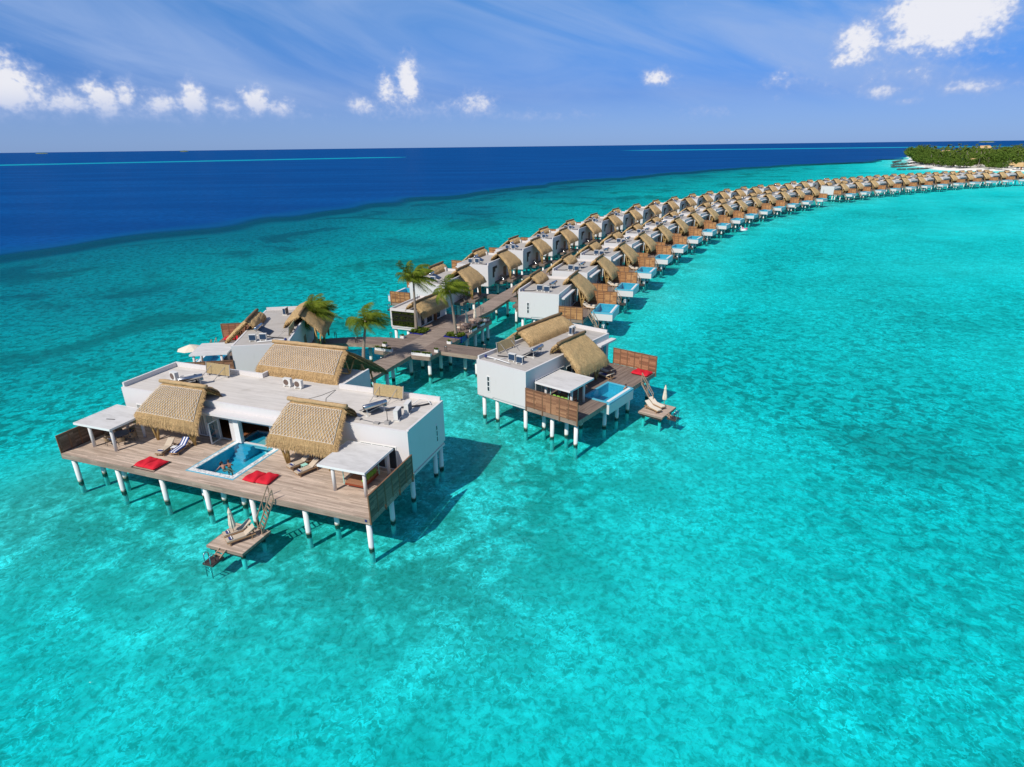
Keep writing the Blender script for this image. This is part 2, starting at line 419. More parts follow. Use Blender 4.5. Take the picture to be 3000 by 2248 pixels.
def thatch_slope(mb, r0, r1, e0, e1, th=.34, droop=.5, nu=22, nv=12, blades=300, seed=0, straw=None):
    top, bot, n = slope_fn(r0, r1, e0, e1, th, droop, seed=seed)
    L = (Vector(e1) - Vector(e0)).length; H = (Vector(e0) - Vector(r0)).length
    uvf = lambda u, v: (u * L + seed * 3.7, v * H)
    mb.grid(top, nu, nv, uvf)
    mb.grid(lambda u, v: bot(1 - u, v), nu, nv, uvf)
    for u in (0., 1.):
        mb.grid(lambda a, b, u=u: lerp(top(u, b), bot(u, b), a if u == 1. else 1 - a), 1, nv, lambda a, b: (a * .4, b * H))
    mb.grid(lambda a, b: lerp(top(b, 1), bot(b, 1), 1 - a), 1, nu, lambda a, b: (b * L, H + a * .4))
    rnd = random.Random(seed + 99); d = (Vector(e0) - Vector(r0)).normalized(); rd = (Vector(r1) - Vector(r0)).normalized()
    sb = straw if straw is not None else mb
    for k in range(blades):                                     # eave straw
        u = rnd.uniform(-.005, 1.005); v = rnd.uniform(.84, 1.)
        p = top(min(1, max(0, u)), v) if rnd.random() < .75 else bot(min(1, max(0, u)), 1.)
        dr = (Vector((0, 0, -1)) * rnd.uniform(.5, 1.1) + d * rnd.uniform(.2, .8) + rd * rnd.uniform(-.25, .25)).normalized()
        ln = rnd.uniform(.14, .42); w = rnd.uniform(.03, .055)
        q = p + dr * ln; uu = u * L
        sb.add([p - rd * w, p + rd * w, q], [(0, 1, 2)], [[(uu, H), (uu + .05, H), (uu, H + .4)]])
    for k in range(blades // 2):                                # gable straw
        e = rnd.choice((0., 1.)); v = rnd.uniform(.02, 1.)
        p = lerp(top(e, v), bot(e, v), rnd.random() * .7)
        sd = -rd if e == 0. else rd
        dr = (sd + Vector((0, 0, -1)) * rnd.uniform(.2, .9) + d * rnd.uniform(-.1, .6)).normalized(); ln = rnd.uniform(.15, .5); w = rnd.uniform(.03, .06)
        q = p + dr * ln
        sb.add([p - d * w, p + d * w, q], [(0, 1, 2)], [[(e * L, v * H), (e * L + .05, v * H), (e * L, v * H + .3)]])
    return top
def thatch_roof(parent, r0, r1, slopes, mat='thatch', ridge='ridge', blades=260, seed=1, lattice=None, frame=True, name='thatch_roof'):
    mb = MB()
    tops = []
    for k, (e0, e1, dr) in enumerate(slopes):
        tops.append(thatch_slope(mb, r0, r1, e0, e1, .36, dr, blades=int(blades * (1 if k == 0 else .45)), seed=seed * 10 + k))
    roof = mb.build(name, mat, parent, smooth=False)
    roof.data.polygons.foreach_set('use_smooth', [len(p.vertices) == 4 for p in roof.data.polygons])
    a, b = Vector(r0), Vector(r1); d = (b - a).normalized(); up = Vector((0, 0, .33))
    rb = MB(); rnd = random.Random(seed); K = 12
    pts = [lerp(a - d * .25, b + d * .25, k / K) + up + Vector((0, 0, rnd.uniform(-.03, .03))) for k in range(K + 1)]
    rb.tube(pts, [.24 + rnd.uniform(-.025, .025) for _ in pts], 9)
    rb.build('ridge_roll', ridge, roof, smooth=True)
    if lattice:
        lb = MB(); top = tops[0]; e0, e1, _ = slopes[0]; nrm = slope_fn(r0, r1, e0, e1, .36)[2]
        L = (Vector(e1) - Vector(e0)).length; H = (Vector(e0) - Vector(r0)).length; vm = .83
        P = lambda u, v: top(u, v) + nrm * .05
        def line(u0, v0, u1, v1):
            k = max(2, int(math.hypot((u1 - u0) * L, (v1 - v0) * H) / .7))
            lb.tube([P(lerp(u0, u1, t / k), lerp(v0, v1, t / k)) for t in range(k + 1)], .026, 4, False)
        u0, u1, v0 = .03, .97, .06
        for q in ((u0, v0, u1, v0), (u0, vm, u1, vm), (u0, v0, u0, vm), (u1, v0, u1, vm)): line(*q)
        N = lattice; du = (u1 - u0) / N; run = (vm - v0) * H * .62 / L      # each line crosses the slope at a slant
        for i in range(-N, 2 * N):
            for sg in (1, -1):
                a0 = u0 + i * du; b0 = a0 + sg * run; t0, t1 = 0., 1.
                lo, hi = (a0, b0)
                def clip(t0, t1):
                    for lim, s_ in ((u0, 1), (u1, -1)):
                        fa, fb = s_ * (lo - lim), s_ * (hi - lim)
                        if fa < 0 and fb < 0: return None
                        if fa < 0: t0 = max(t0, fa / (fa - fb))
                        elif fb < 0: t1 = min(t1, fa / (fa - fb))
                    return (t0, t1) if t1 - t0 > .03 else None
                c = clip(t0, t1)
                if c: line(lerp(a0, b0, c[0]), lerp(v0, vm, c[0]), lerp(a0, b0, c[1]), lerp(v0, vm, c[1]))
        lb.build('rope_lattice', 'rope', roof)
    if frame:
        fb = MB()
        for k, (e0, e1, _) in enumerate(slopes):
            e0, e1 = Vector(e0), Vector(e1); n = 6 if k == 0 else 5
            for i in range(n):
                u = .04 + .92 * i / (n - 1)
                p, q = lerp(a, b, u), lerp(e0, e1, u); o_ = Vector((0, 0, -.16))
                fb.tube([p + o_, lerp(p, q, .96) + o_ * 1.4], .075, 6)
            for v in (.3, .62, .92):
                fb.tube([lerp(a, e0, v) + Vector((0, 0, -.26)), lerp(b, e1, v) + Vector((0, 0, -.26))], .06, 6)
        fb.build('bamboo_rafters', 'bamboo', roof, smooth=True)
    return roof
def bamboo_legs(parent, base, tops, z0=2.97, r=.12):
    for t in tops:
        b = MB(); b.tube([(base[0] + random.uniform(-.12, .12), base[1] + random.uniform(-.12, .12), z0), lerp(Vector((base[0], base[1], z0)), Vector(t), .5), t], [r * 1.1, r, r * .85], 8)
        b.build('bamboo_leg', 'bamboo', parent, smooth=True)
def screen(parent, p, q, z0, z1, mat, pitch=1.22, side=1, low=None):
    p, q = Vector(p), Vector(q); L = (q - p).length; d = (q - p) / L
    b = MB(); b.bar((*p, (z0 + z1) / 2), (*q, (z0 + z1) / 2), .07, z1 - z0)
    o = b.build('privacy_screen', mat, parent)
    f = MB(); n = max(1, round(L / pitch))
    for i in range(n + 1):
        c = p + d * (L * i / n)
        lo = (low if low is not None and i % 2 == 0 else z0 - .04)
        f.bar((*c, lo), (*c, z1 + .05), .12, .15, (d.x, d.y, 0))
    f.bar((*(p - d * .08), z1 + .05), (*(q + d * .08), z1 + .05), .15, .07)
    f.build('batten', 'batten', o); return o
def window(parent, ax, pos, a0, a1, z0, z1, n=1, vert=False, out=1, glass='glass', d=.06, fw=.09):
    """framed window laid against a wall face; out = outward sign on the axis"""
    fb = MB(); gb = MB()
    def bx(mb, u0, u1, w0, w1, t0, t1):
        lo, hi = sorted((pos + out * t0, pos + out * t1))
        if ax == 'y': mb.box(u0, u1, lo, hi, w0, w1)
        else: mb.box(lo, hi, u0, u1, w0, w1)
    bx(fb, a0, a0 + fw, z0, z1, -.12, d); bx(fb, a1 - fw, a1, z0, z1, -.12, d)
    bx(fb, a0 + fw, a1 - fw, z1 - fw, z1, -.12, d); bx(fb, a0 + fw, a1 - fw, z0, z0 + fw, -.12, d)
    for k in range(1, n):
        if vert: zc = lerp(z0, z1, k / n); bx(fb, a0 + fw, a1 - fw, zc - fw / 2, zc + fw / 2, -.12, d - .01)
        else: ac = lerp(a0, a1, k / n); bx(fb, ac - fw / 2, ac + fw / 2, z0 + fw, z1 - fw, -.12, d - .01)
    bx(gb, a0 + .02, a1 - .02, z0 + .02, z1 - .02, -.09, .012)
    o = fb.build('window', 'frame', parent); gb.build('pane', glass, o); return o
def ac_unit(parent, x, y, z, rz=0., s=1.):
    """outdoor condenser: fan grille towards local -y, coil fins on local -x side"""
    ca, sa = math.cos(rz), math.sin(rz)
    def T(mb):
        mb.v = [(x + (a * ca - b * sa) * s, y + (a * sa + b * ca) * s, z + c * s) for a, b, c in mb.v]; return mb
    b = MB(); b.box(-.5, .5, -.2, .2, .14, 1.0); b.box(-.52, .52, -.22, .22, 1.0, 1.03); b.box(-.45, -.3, -.3, .3, 0, .14); b.box(.3, .45, -.3, .3, 0, .14)
    o = T(b).build('ac_unit', 'unit', parent)
    g = MB()
    g.tube([(-.1, -.2, .57), (-.1, -.235, .57)], .34, 16); T(g).build('fan_grille', 'grille', o)
    f = MB(); f.box(-.515, -.5, -.17, .17, .2, .95); f.box(-.45, .45, .2, .215, .2, .95); T(f).build('coil', 'fin', o)
def water_heater(parent, x, y, z, rz=0.):
    """solar heater: steel tank over a tilted tube collector"""
    ca, sa = math.cos(rz), math.sin(rz)
    def T(mb):
        mb.v = [(x + a * ca - b * sa, y + a * sa + b * ca, z + c) for a, b, c in mb.v]; return mb
    b = MB()
    for sx in (-.95, .95):
        b.bar((sx, 0, 0), (sx, 0, .85), .06, .06); b.bar((sx, 1.5, 0), (sx, 0, .95), .06, .06); b.bar((sx, 0, .05), (sx, 1.6, .05), .06, .06)
        b.box(sx - .12, sx + .12, -.15, .15, -.02, .06); b.box(sx - .12, sx + .12, 1.4, 1.7, -.02, .06)
    b.bar((-.95, 0, .4), (.95, 0, .8), .04, .04)
    o = T(b).build('water_heater', 'unit', parent)
    t = MB(); t.tube([(-1.3, 0, 1.08), (-1.26, 0, 1.08), (1.26, 0, 1.08), (1.3, 0, 1.08)], [.2, .27, .27, .2], 14); T(t).build('tank', 'metal', o, smooth=True)
    c = MB(); c.add([(-1.05, .18, .9), (1.05, .18, .9), (1.05, 1.75, .12), (-1.05, 1.75, .12), (-1.05, .18, .84), (1.05, .18, .84), (1.05, 1.75, .06), (-1.05, 1.75, .06)],
                    [(0, 1, 2, 3), (7, 6, 5, 4), (0, 4, 5, 1), (1, 5, 6, 2), (2, 6, 7, 3), (3, 7, 4, 0)]); T(c).build('collector', 'collector', o)
    v = MB(); v.box(1.0, 1.35, .1, .4, .5, .75); T(v).build('valve_box', 'blue_glass', o)
def bamboo_screen(parent, x, y, z, w=3.4, h=1.35, rz=0., lean=.28):
    ca, sa = math.cos(rz), math.sin(rz)
    def T(mb):
        mb.v = [(x + a * ca - b * sa, y + a * sa + b * ca, z + c) for a, b, c in mb.v]; return mb
    b = MB(); n = 32
    for i in range(n):
        a = -w / 2 + w * (i + .5) / n; b.tube([(a, 0, .22), (a, lean, .22 + h + random.uniform(-.03, .03))], w / n * .47, 5)
    o = T(b).build('bamboo_screen', 'bamboo_pale', parent)
    f = MB(); f.bar((-w / 2 - .05, -.03, .22), (-w / 2 - .05, lean - .03, .3 + h), .08, .08); f.bar((w / 2 + .05, -.03, .22), (w / 2 + .05, lean - .03, .3 + h), .08, .08)
    for sx in (-1, 0, 1): f.box(sx * w * .42 - .14, sx * w * .42 + .14, -.16, .24, 0, .22)
    for sx in (-.3, .3): f.bar((sx * w, lean * .8, h * .95), (sx * w - .3, -1.6, .03), .05, .05)
    T(f).build('strut', 'concrete', o)
def pipes(parent, pts, r=.05, mat='blackpipe'):
    b = MB(); b.tube(pts, r, 6); b.build('pipe', mat, parent, smooth=True)
def stairs(parent, top, bot, width, n=9, rail=True, name='stairs'):
    top, bot = Vector(top), Vector(bot); d = bot - top; h = Vector((d.x, d.y, 0)).normalized(); sd = Vector((-h.y, h.x, 0)) * (width / 2)
    b = MB()
    for s_ in (-1, 1): b.bar(top + sd * s_, bot + sd * s_, .07, .15)
    for i in range(n):
        c = lerp(top, bot, (i + .6) / n); b.bar(c - sd, c + sd, .11, .045)
    o = b.build(name, 'rail', parent)
    if rail:
        f = MB(); up = Vector((0, 0, 1.15))
        for s_ in (-1, 1):
            f.bar(top + sd * s_ * 1.08 + up, bot + sd * s_ * 1.08 + up, .06, .09)
            for t in (0, .5, 1.): f.bar(lerp(top, bot, t) + sd * s_ * 1.08 + Vector((0, 0, -.1)), lerp(top, bot, t) + sd * s_ * 1.08 + up, .07, .07)
        f.build('handrail', 'rail', o)
    return o
def swim_ladder(parent, x, y, z, dx=1., dy=0., w=.55):
    b = MB(); px, py = -dy, dx
    for s_ in (-1, 1):
        ox, oy = px * w / 2 * s_, py * w / 2 * s_
        pts = [(x - dx * .5 + ox, y - dy * .5 + oy, z), (x - dx * .45 + ox, y - dy * .45 + oy, z + .75), (x - dx * .25 + ox, y - dy * .25 + oy, z + .95), (x + ox, y + oy, z + .8), (x + dx * .1 + ox, y + dy * .1 + oy, z - 1.4)]
        b.tube(pts, .045, 6)
    for k in range(3): b.tube([(x + dx * .05 - px * w / 2, y + dy * .05 - py * w / 2, z - .1 - .35 * k), (x + dx * .05 + px * w / 2, y + dy * .05 + py * w / 2, z - .1 - .35 * k)], .035, 6)
    b.build('swim_ladder', 'metal', parent, smooth=True)
def pavilion(parent, x0, x1, y0, y1, z, posts, z0=2.97):
    b = MB(); b.box(x0, x1, y0, y1, z - .2, z); o = b.build('pavilion_roof', 'slab', parent)
    e = MB(); t = .05
    e.box(x0 - t, x1 + t, y0 - t, y0, z - .22, z + .012); e.box(x0 - t, x1 + t, y1, y1 + t, z - .22, z + .012); e.box(x0 - t, x0, y0, y1, z - .22, z + .012); e.box(x1, x1 + t, y0, y1, z - .22, z + .012)
    e.box(x0, x1, y0, y1, z - .215, z - .2)
    e.build('fascia', 'frame', o)
    for px, py in posts:
        c = MB(); c.tube([(px, py, z0), (px, py, z - .2)], .17, 12); c.build('pavilion_post', 'white', o, smooth=True)
def pool(parent, x0, x1, y0, y1, zt, zb, spill='x1', front=True):
    """raised pool box with tile rim, water and a white spill edge"""
    t = .28
    s = MB(); s.box(x0, x1, y0, y1, zb, zb + .2)
    s.box(x0, x0 + t, y0, y1, zb + .2, zt - .3); s.box(x1 - t, x1, y0, y1, zb + .2, zt - .3); s.box(x0 + t, x1 - t, y0, y0 + t, zb + .2, zt - .3); s.box(x0 + t, x1 - t, y1 - t, y1, zb + .2, zt - .3)
    o = s.build('pool', 'white', parent)
    r = MB(); e = .02
    r.box(x0 - e, x0 + t, y0 - e, y1 + e, zt - .3, zt); r.box(x1 - t, x1 + e, y0 - e, y1 + e, zt - .3, zt - .06); r.box(x0 + t, x1 - t, y0 - e, y0 + t, zt - .3, zt); r.box(x0 + t, x1 - t, y1 - t, y1 + e, zt - .3, zt)
    r.build('pool_rim', 'pool_rim', o)
    w = MB(); w.box(x1 - t - .38, x1 - t + .02, y0 + t, y1 - t, zb + .2, zt - .02); w.build('spill_edge', 'frame', o)
    l = MB(); i = x0 + t; j = x1 - t - .38; a = y0 + t; b_ = y1 - t; z0 = zb + .22; z1 = zt - .02
    l.box(i, j, a, b_, z0, z0 + .04); l.box(i, i + .03, a, b_, z0 + .04, z1); l.box(j - .03, j, a, b_, z0 + .04, z1); l.box(i + .03, j - .03, a, a + .03, z0 + .04, z1); l.box(i + .03, j - .03, b_ - .03, b_, z0 + .04, z1)
    l.build('pool_lining', 'pool_tile', o)
    q = MB(); q.add([(i + .03, a + .03, zt - .05), (j - .03, a + .03, zt - .05), (j - .03, b_ - .03, zt - .05), (i + .03, b_ - .03, zt - .05)], [(0, 1, 2, 3)]); q.build('pool_water', 'pool_water', o)
    return o

# ------------------------------------------------------------------ furniture (real metres)
def lounger_proto(label, fabric='tan', towel='navy', group=None, stripe=False, tray=False):
    t = thing('sun_lounger', label, 'sun lounger', group=group)
    f = MB(); L, w = 2.0, .64
    for s_ in (-1, 1):
        f.box(s_ * w / 2 - .03, s_ * w / 2 + .03, -1.0, 1.0, .25, .33)
    for y in (-.98, .28, .95): f.box(-w / 2, w / 2, y - .03, y + .03, .26, .32)
    for i in range(9): f.box(-w / 2, w / 2, -.9 + i * .13, -.82 + i * .13, .325, .345)
    f.bar((-.2, .95, .28), (-.2, .8, .6), .035, .035); f.bar((.2, .95, .28), (.2, .8, .6), .035, .035)
    f.build('frame', 'teak', t, 1.)
    for sx in (-1, 1):
        for y in (-.8, .72):
            l = MB(); l.box(sx * w / 2 - .04, sx * w / 2 + .04, y - .04, y + .04, 0, .26); l.build('leg', 'teak', t, 1.)
    m = MB(); prof = [(-1.0, .35), (.3, .35), (1.0, .80)]
    def strip(z_off, wd, a=-1):
        vs = []
        for y, z in prof: vs += [(-wd / 2, y, z + z_off), (wd / 2, y, z + z_off)]
        return vs
    top = strip(.09, .6); bt = strip(0, .6)
    m.add(top + bt, [(0, 1, 3, 2), (2, 3, 5, 4), (8, 9, 7, 6), (10, 11, 9, 8), (0, 6, 7, 1), (4, 5, 11, 10), (0, 2, 8, 6), (2, 4, 10, 8), (1, 7, 9, 3), (3, 9, 11, 5)])
    m.build('mattress', 'stripe' if stripe else fabric, t, 1.)
    if towel:
        q = MB(); q.cushion((0, -.68, .475), .46, .26, .09, 0, 6); o = q.build('folded_towel', towel, t, 1., smooth=True)
        q = MB(); q.box(-.22, .22, -.66, -.6, .5, .53); q.build('towel_stripe', 'frame', o, 1.)
    return t
def place(proto, used, label, loc, rz, group=None):
    if not used:
        proto.location = loc; proto.rotation_euler = (0, 0, rz); proto['label'] = label
        if group: proto['group'] = group
        return proto
    return copy_thing(proto, label, loc, rz, group)
def closed_umbrella(label, loc, h=2.5, group='closed parasols'):
    t = thing('parasol', label, 'parasol', loc, 0, group)
    b = MB(); b.tube([(0, 0, 0), (0, 0, h)], .025, 8); b.build('pole', 'teak', t, 1.)
    b = MB(); b.tube([(0, 0, 0), (0, 0, .08)], .26, 14); b.build('base', 'steel_dark', t, 1.)
    c = MB(); prof = [(.85, .20), (1.1, .22), (1.6, .17), (2.0, .12), (2.12, .15), (2.25, .11), (h - .04, .03)]
    def f(u, v):
        k = v * (len(prof) - 1); i = min(int(k), len(prof) - 2); z, r = [lerp(prof[i][q], prof[i + 1][q], k - i) for q in (0, 1)]
        a = 2 * math.pi * u; r *= 1 + .22 * math.sin(8 * a) * (1 - v)
        return (r * math.cos(a), r * math.sin(a), z)
    c.grid(f, 48, 18); o = c.build('canopy', 'cream', t, 1., smooth=True)
    s_ = MB(); s_.tube([(.17 * math.cos(a / 2), .17 * math.sin(a / 2), 1.62) for a in range(13)], .015, 5); s_.build('tie_strap', 'tan', o, 1.)
    return t
def open_umbrella(label, loc, r=1.35, h=2.4):
    t = thing('parasol', label, 'parasol', loc, 0, 'open parasols')
    b = MB(); b.tube([(0, 0, 0), (0, 0, h + .1)], .025, 8); b.build('pole', 'teak', t, 1.)
    b = MB(); b.tube([(0, 0, 0), (0, 0, .08)], .26, 14); b.build('base', 'steel_dark', t, 1.)
    c = MB(); n = 8
    def f(u, v):
        a = 2 * math.pi * u; k = u * n; fr = k - int(k); rr = r * (1 - v) * math.cos(math.pi / n) / math.cos((fr - .5) * 2 * math.pi / n)
        return (rr * math.cos(a), rr * math.sin(a), h - .62 * (1 - v) ** 1.15)
    c.grid(f, 32, 6); o = c.build('canopy', 'cream', t, 1.)
    rb = MB()
    for k in range(n):
        a = 2 * math.pi * k / n; rb.tube([(0, 0, h - .06), (r * .97 * math.cos(a), r * .97 * math.sin(a), h - .66)], .014, 5)
    rb.build('ribs', 'teak', o, 1.)
    return t
def bean_mat(label, loc, rz, sx=1.05, sy=1.55, group='red lounging mats'):
    t = thing('floor_cushion', label, 'floor cushion', loc, rz, group)
    b = MB(); b.cushion((0, 0, .17), sx, sy, .34, 0, 14, .3)
    b.v = [(x * (1 - .06 * math.sin(y * 4)), y, z + .03 * math.sin(x * 7 + y * 5) * (z > .17)) for x, y, z in b.v]
    b.build('cushion', 'red', t, 1., smooth=True)
    s_ = MB()
    s_.tube([(-sx / 2, -sy / 2, .17), (sx / 2, -sy / 2, .17), (sx / 2, sy / 2, .17), (-sx / 2, sy / 2, .17), (-sx / 2, -sy / 2, .17)], .018, 5); s_.build('piping', 'red', t, 1.)
    return t
def chair_proto(label, cush='bluecush', frame='rattan', group='dining chairs', wood=False):
    t = thing('armchair', label, 'chair', group=group)
    for sx in (-1, 1):
        for sy in (-1, 1):
            l = MB(); l.tube([(sx * .25, sy * .23, 0), (sx * .22, sy * .21, .42)], .02 if not wood else .03, 6); l.build('leg', 'steel_dark' if not wood else frame, t, 1.)
    s_ = MB(); s_.box(-.27, .27, -.27, .25, .40, .45); s_.build('seat', frame, t, 1.)
    b = MB()
    if wood:
        for x in (-.25, -.08, .08, .25): b.bar((x, .24, .45), (x, .33, .86), .05, .03)
        b.bar((-.28, .33, .86), (.28, .33, .86), .04, .08)
    else:
        def f(u, v):
            a = math.pi * (1.0 * u); return (.30 * math.cos(a), .0 + .29 * math.sin(a) ** .8 * (1 + .1 * v), .45 + v * (.2 + .2 * math.sin(a)))
        b.grid(f, 12, 3)
    b.build('backrest', frame, t, 1.)
    for sx in (-1, 1):
        a = MB(); a.bar((sx * .28, -.24, .63), (sx * .28, .27, .66), .045, .04); a.bar((sx * .28, -.22, .42), (sx * .28, -.22, .63), .04, .04); a.build('armrest', frame, t, 1.)
    q = MB(); q.cushion((0, -.01, .5), .5, .5, .12, 0, 6); q.build('seat_cushion', cush, t, 1., smooth=True)
    return t
def planter(label, loc, rz, lx=1.2, ly=.4, h=.38, leaves=90, spread=.3):
    t = thing('planter', label, 'planter', loc, rz, 'white planters on the boardwalk')
    b = MB(); w = .05
    b.box(-lx / 2, lx / 2, -ly / 2, -ly / 2 + w, 0, h); b.box(-lx / 2, lx / 2, ly / 2 - w, ly / 2, 0, h); b.box(-lx / 2, -lx / 2 + w, -ly / 2 + w, ly / 2 - w, 0, h); b.box(lx / 2 - w, lx / 2, -ly / 2 + w, ly / 2 - w, 0, h); b.box(-lx / 2 + w, lx / 2 - w, -ly / 2 + w, ly / 2 - w, 0, .05)
    b.build('box', 'planter', t, 1.)
    s_ = MB(); s_.box(-lx / 2 + w, lx / 2 - w, -ly / 2 + w, ly / 2 - w, .06, h - .06); s_.build('soil', 'soil', t, 1.)
    shrub(t, [(random.uniform(-lx * .42, lx * .42), random.uniform(-ly * .3, ly * .3), h - .05) for _ in range(int(leaves / 9))], spread)
    return t
def shrub(parent, bases, hgt, name='plants'):
    b = MB()
    for p in bases:
        for k in range(11):
            a = random.uniform(0, 6.28); e = random.uniform(.3, 1.4); L = hgt * random.uniform(.55, 1.25)
            d = Vector((math.cos(a) * math.cos(e), math.sin(a) * math.cos(e), math.sin(e))); sd = Vector((-math.sin(a), math.cos(a), 0)) * L * .16
            p0 = Vector(p); p1 = p0 + d * L * .6; p2 = p0 + d * L - Vector((0, 0, L * .15))
            b.add([p0, p1 - sd, p2, p1 + sd], [(0, 1, 2, 3)])
    return b.build(name, 'shrub_leaf', parent, 1.)

# ------------------------------------------------------------------ camera, sun, sky
cam = bpy.data.cameras.new('camera'); co = bpy.data.objects.new('camera', cam); col.objects.link(co)
cam.sensor_width = 36; cam.lens = 1748 / 3000 * 36; cam.clip_start = .5; cam.clip_end = 200000
co.matrix_world = Matrix.Translation((0, 0, 27.5)) @ Matrix.Rotation(R(90 - 21.67), 4, 'X') @ Matrix.Rotation(R(-.70), 4, 'Z')
sc.camera = co
SUN_EL, SHADOW_HEAD = R(45), R(51)
sd = Vector((math.cos(SHADOW_HEAD) * math.cos(SUN_EL), math.sin(SHADOW_HEAD) * math.cos(SUN_EL), -math.sin(SUN_EL)))
sun = bpy.data.lights.new('sun', 'SUN'); sun.energy = 4.7; sun.angle = R(.55); sun.color = (1., .935, .85)
so = bpy.data.objects.new('sun', sun); col.objects.link(so); so.rotation_euler = sd.to_track_quat('-Z', 'Y').to_euler(); so.location = (-60, -60, 90)
wd = bpy.data.worlds.new('World'); sc.world = wd; wd.use_nodes = True
def build_sky():
    g = NG(wd.node_tree)
    sky = g.n('ShaderNodeTexSky', sky_type='NISHITA'); sky.sun_disc = False
    sky.sun_elevation = SUN_EL; sky.sun_rotation = math.atan2(-sd.x, -sd.y); sky.air_density = 1.0; sky.dust_density = .4; sky.ozone_density = 2.0; sky.altitude = 0
    d = g.vm('NORMALIZE', g.n('ShaderNodeTexCoord').outputs['Generated']); x, y, z = g.sep(d)
    h = g.m('SQRT', g.m('ADD', g.m('MULTIPLY', x, x), g.m('MULTIPLY', y, y)))
    az = g.m('MULTIPLY', g.m('ARCTAN2', x, y), 57.2958); el = g.m('MULTIPLY', g.m('ARCTAN2', z, h), 57.2958)
    tint = g.ramp(g.m('DIVIDE', el, 40.), [(0, SKY0), (.1, SKY1), (.3, SKY2), (.6, SKY3)])
    base = g.mix(1., sky.outputs[0], tint, 'MULTIPLY')
    # thin high cloud in slanting streaks
    uv = g.comb(g.m('MULTIPLY', az, .05), g.m('MULTIPLY', el, .16), 0.)
    rot = g.map(g.map(g.comb(az, el, 0.), (1, 1, 1), (0, 0, R(17))), (.045, .21, 1), (0, 0, 0), (.35, .4, 0))
    ci = g.noise(rot, 1.0, 6., .55, .9); ci2 = g.noise(uv, .7, 3.)
    cf = g.m('MULTIPLY', g.ss(g.m('ADD', g.m('MULTIPLY', ci, .75), g.m('MULTIPLY', ci2, .35)), .35, .78), .74)
    cf = g.m('MULTIPLY', cf, g.ss(el, 1., 5.))
    c = g.mix(cf, base, c4(CIRRUS))
    c = g.mix(g.m('MULTIPLY', g.ss(el, 6.5, .5), .48), c, c4((2.75, 3.85, 6.2)))
    # cumulus: billowing towers at their bearings, flat-based
    nz = g.noise(g.comb(g.m('MULTIPLY', az, .8), g.m('MULTIPLY', el, 1.0), 0.), 1., 4., .52, .25)
    nz2 = g.noise(g.comb(g.m('MULTIPLY', az, 2.6), g.m('MULTIPLY', el, 2.9), 2.), 1., 2.5, .5, .2)
    tot = None
    blobs = [(-30, 2.75, 9.5, .75, .52), (-8.5, 2.9, 4., .8, .5), (31, 4.6, 5., 1., .42), (-37.0, 4.3, 1.5, 1.6, 1.1), (-36, 3.6, 2.2, 1.0, .8), (-33.9, 3.25, 1.5, .75, .95), (-32.1, 4.2, .9, .8, .7), (-31.4, 3.5, 1.0, 1.1, 1.), (-30.2, 4.0, .7, .9, .9),
             (-27.6, 3.3, 1.5, .8, .85), (-25.5, 3.6, .8, 1.1, 1.05), (-23.0, 3.3, 1.3, .6, .75), (-21.0, 3.7, .9, .9, 1.), (-19.2, 3.1, 1.2, .7, .8),
             (-8.6, 5.3, .75, 1.35, 1.15), (-10.2, 4.8, .8, .8, .8), (-9.5, 4.0, 1.6, .8, .75), (-12.4, 3.3, 1.1, .8, .75), (-3.0, 3.4, 1.5, .9, .8), (1.5, 2.4, 3., .4, .5), (5., 2.4, 2., .4, .45),
             (12.7, 5.2, 1.0, .55, .9), (27.4, 6.9, 1.3, 1.2, 1.05), (26.6, 5.9, 1.0, .5, .8), (32.6, 8.4, 2.7, 1.9, 1.4), (30.9, 6.7, 1.8, .7, .9), (29.4, 3.5, 1.1, .45, .75), (35.0, 3.6, 1.8, .5, .65), (22.5, 4.8, 1.3, .9, .5), (31.0, 2.8, 1., .3, .5), (16., 2.4, 3., .5, .45)]
    for (a, e, sa, se, k) in blobs:
        u = g.m('DIVIDE', g.m('SUBTRACT', az, a), sa * 1.42); v = g.m('DIVIDE', g.m('SUBTRACT', el, e), se * 1.36)
        q = g.m('MULTIPLY', g.m('EXPONENT', g.m('MULTIPLY', g.m('ADD', g.m('MULTIPLY', u, u), g.m('MULTIPLY', v, v)), -.9)), k)
        tot = q if tot is None else g.m('MAXIMUM', tot, q)
    dens = g.m('ADD', tot, g.m('ADD', g.m('MULTIPLY', g.m('SUBTRACT', nz, .5), 1.0), g.m('MULTIPLY', g.m('SUBTRACT', nz2, .5), .42)))
    mask = g.m('MULTIPLY', g.ss(dens, .18, .92), g.ss(el, 1.2, 3.2))
    lit = g.ss(g.m('ADD', dens, g.m('MULTIPLY', g.m('SUBTRACT', nz2, .5), .5)), .42, 1.0)
    lit = g.m('MULTIPLY', lit, g.ss(el, 1.5, 4.6))
    cc = g.mix(lit, c4(CLOUD_SH), c4(CLOUD_LT))
    c = g.mix(g.m('MULTIPLY', mask, .93), c, cc)
    bg = g.n('ShaderNodeBackground', {'Color': c, 'Strength': .12})
    o = g.n('ShaderNodeOutputWorld'); g.put(o.inputs['Surface'], bg)
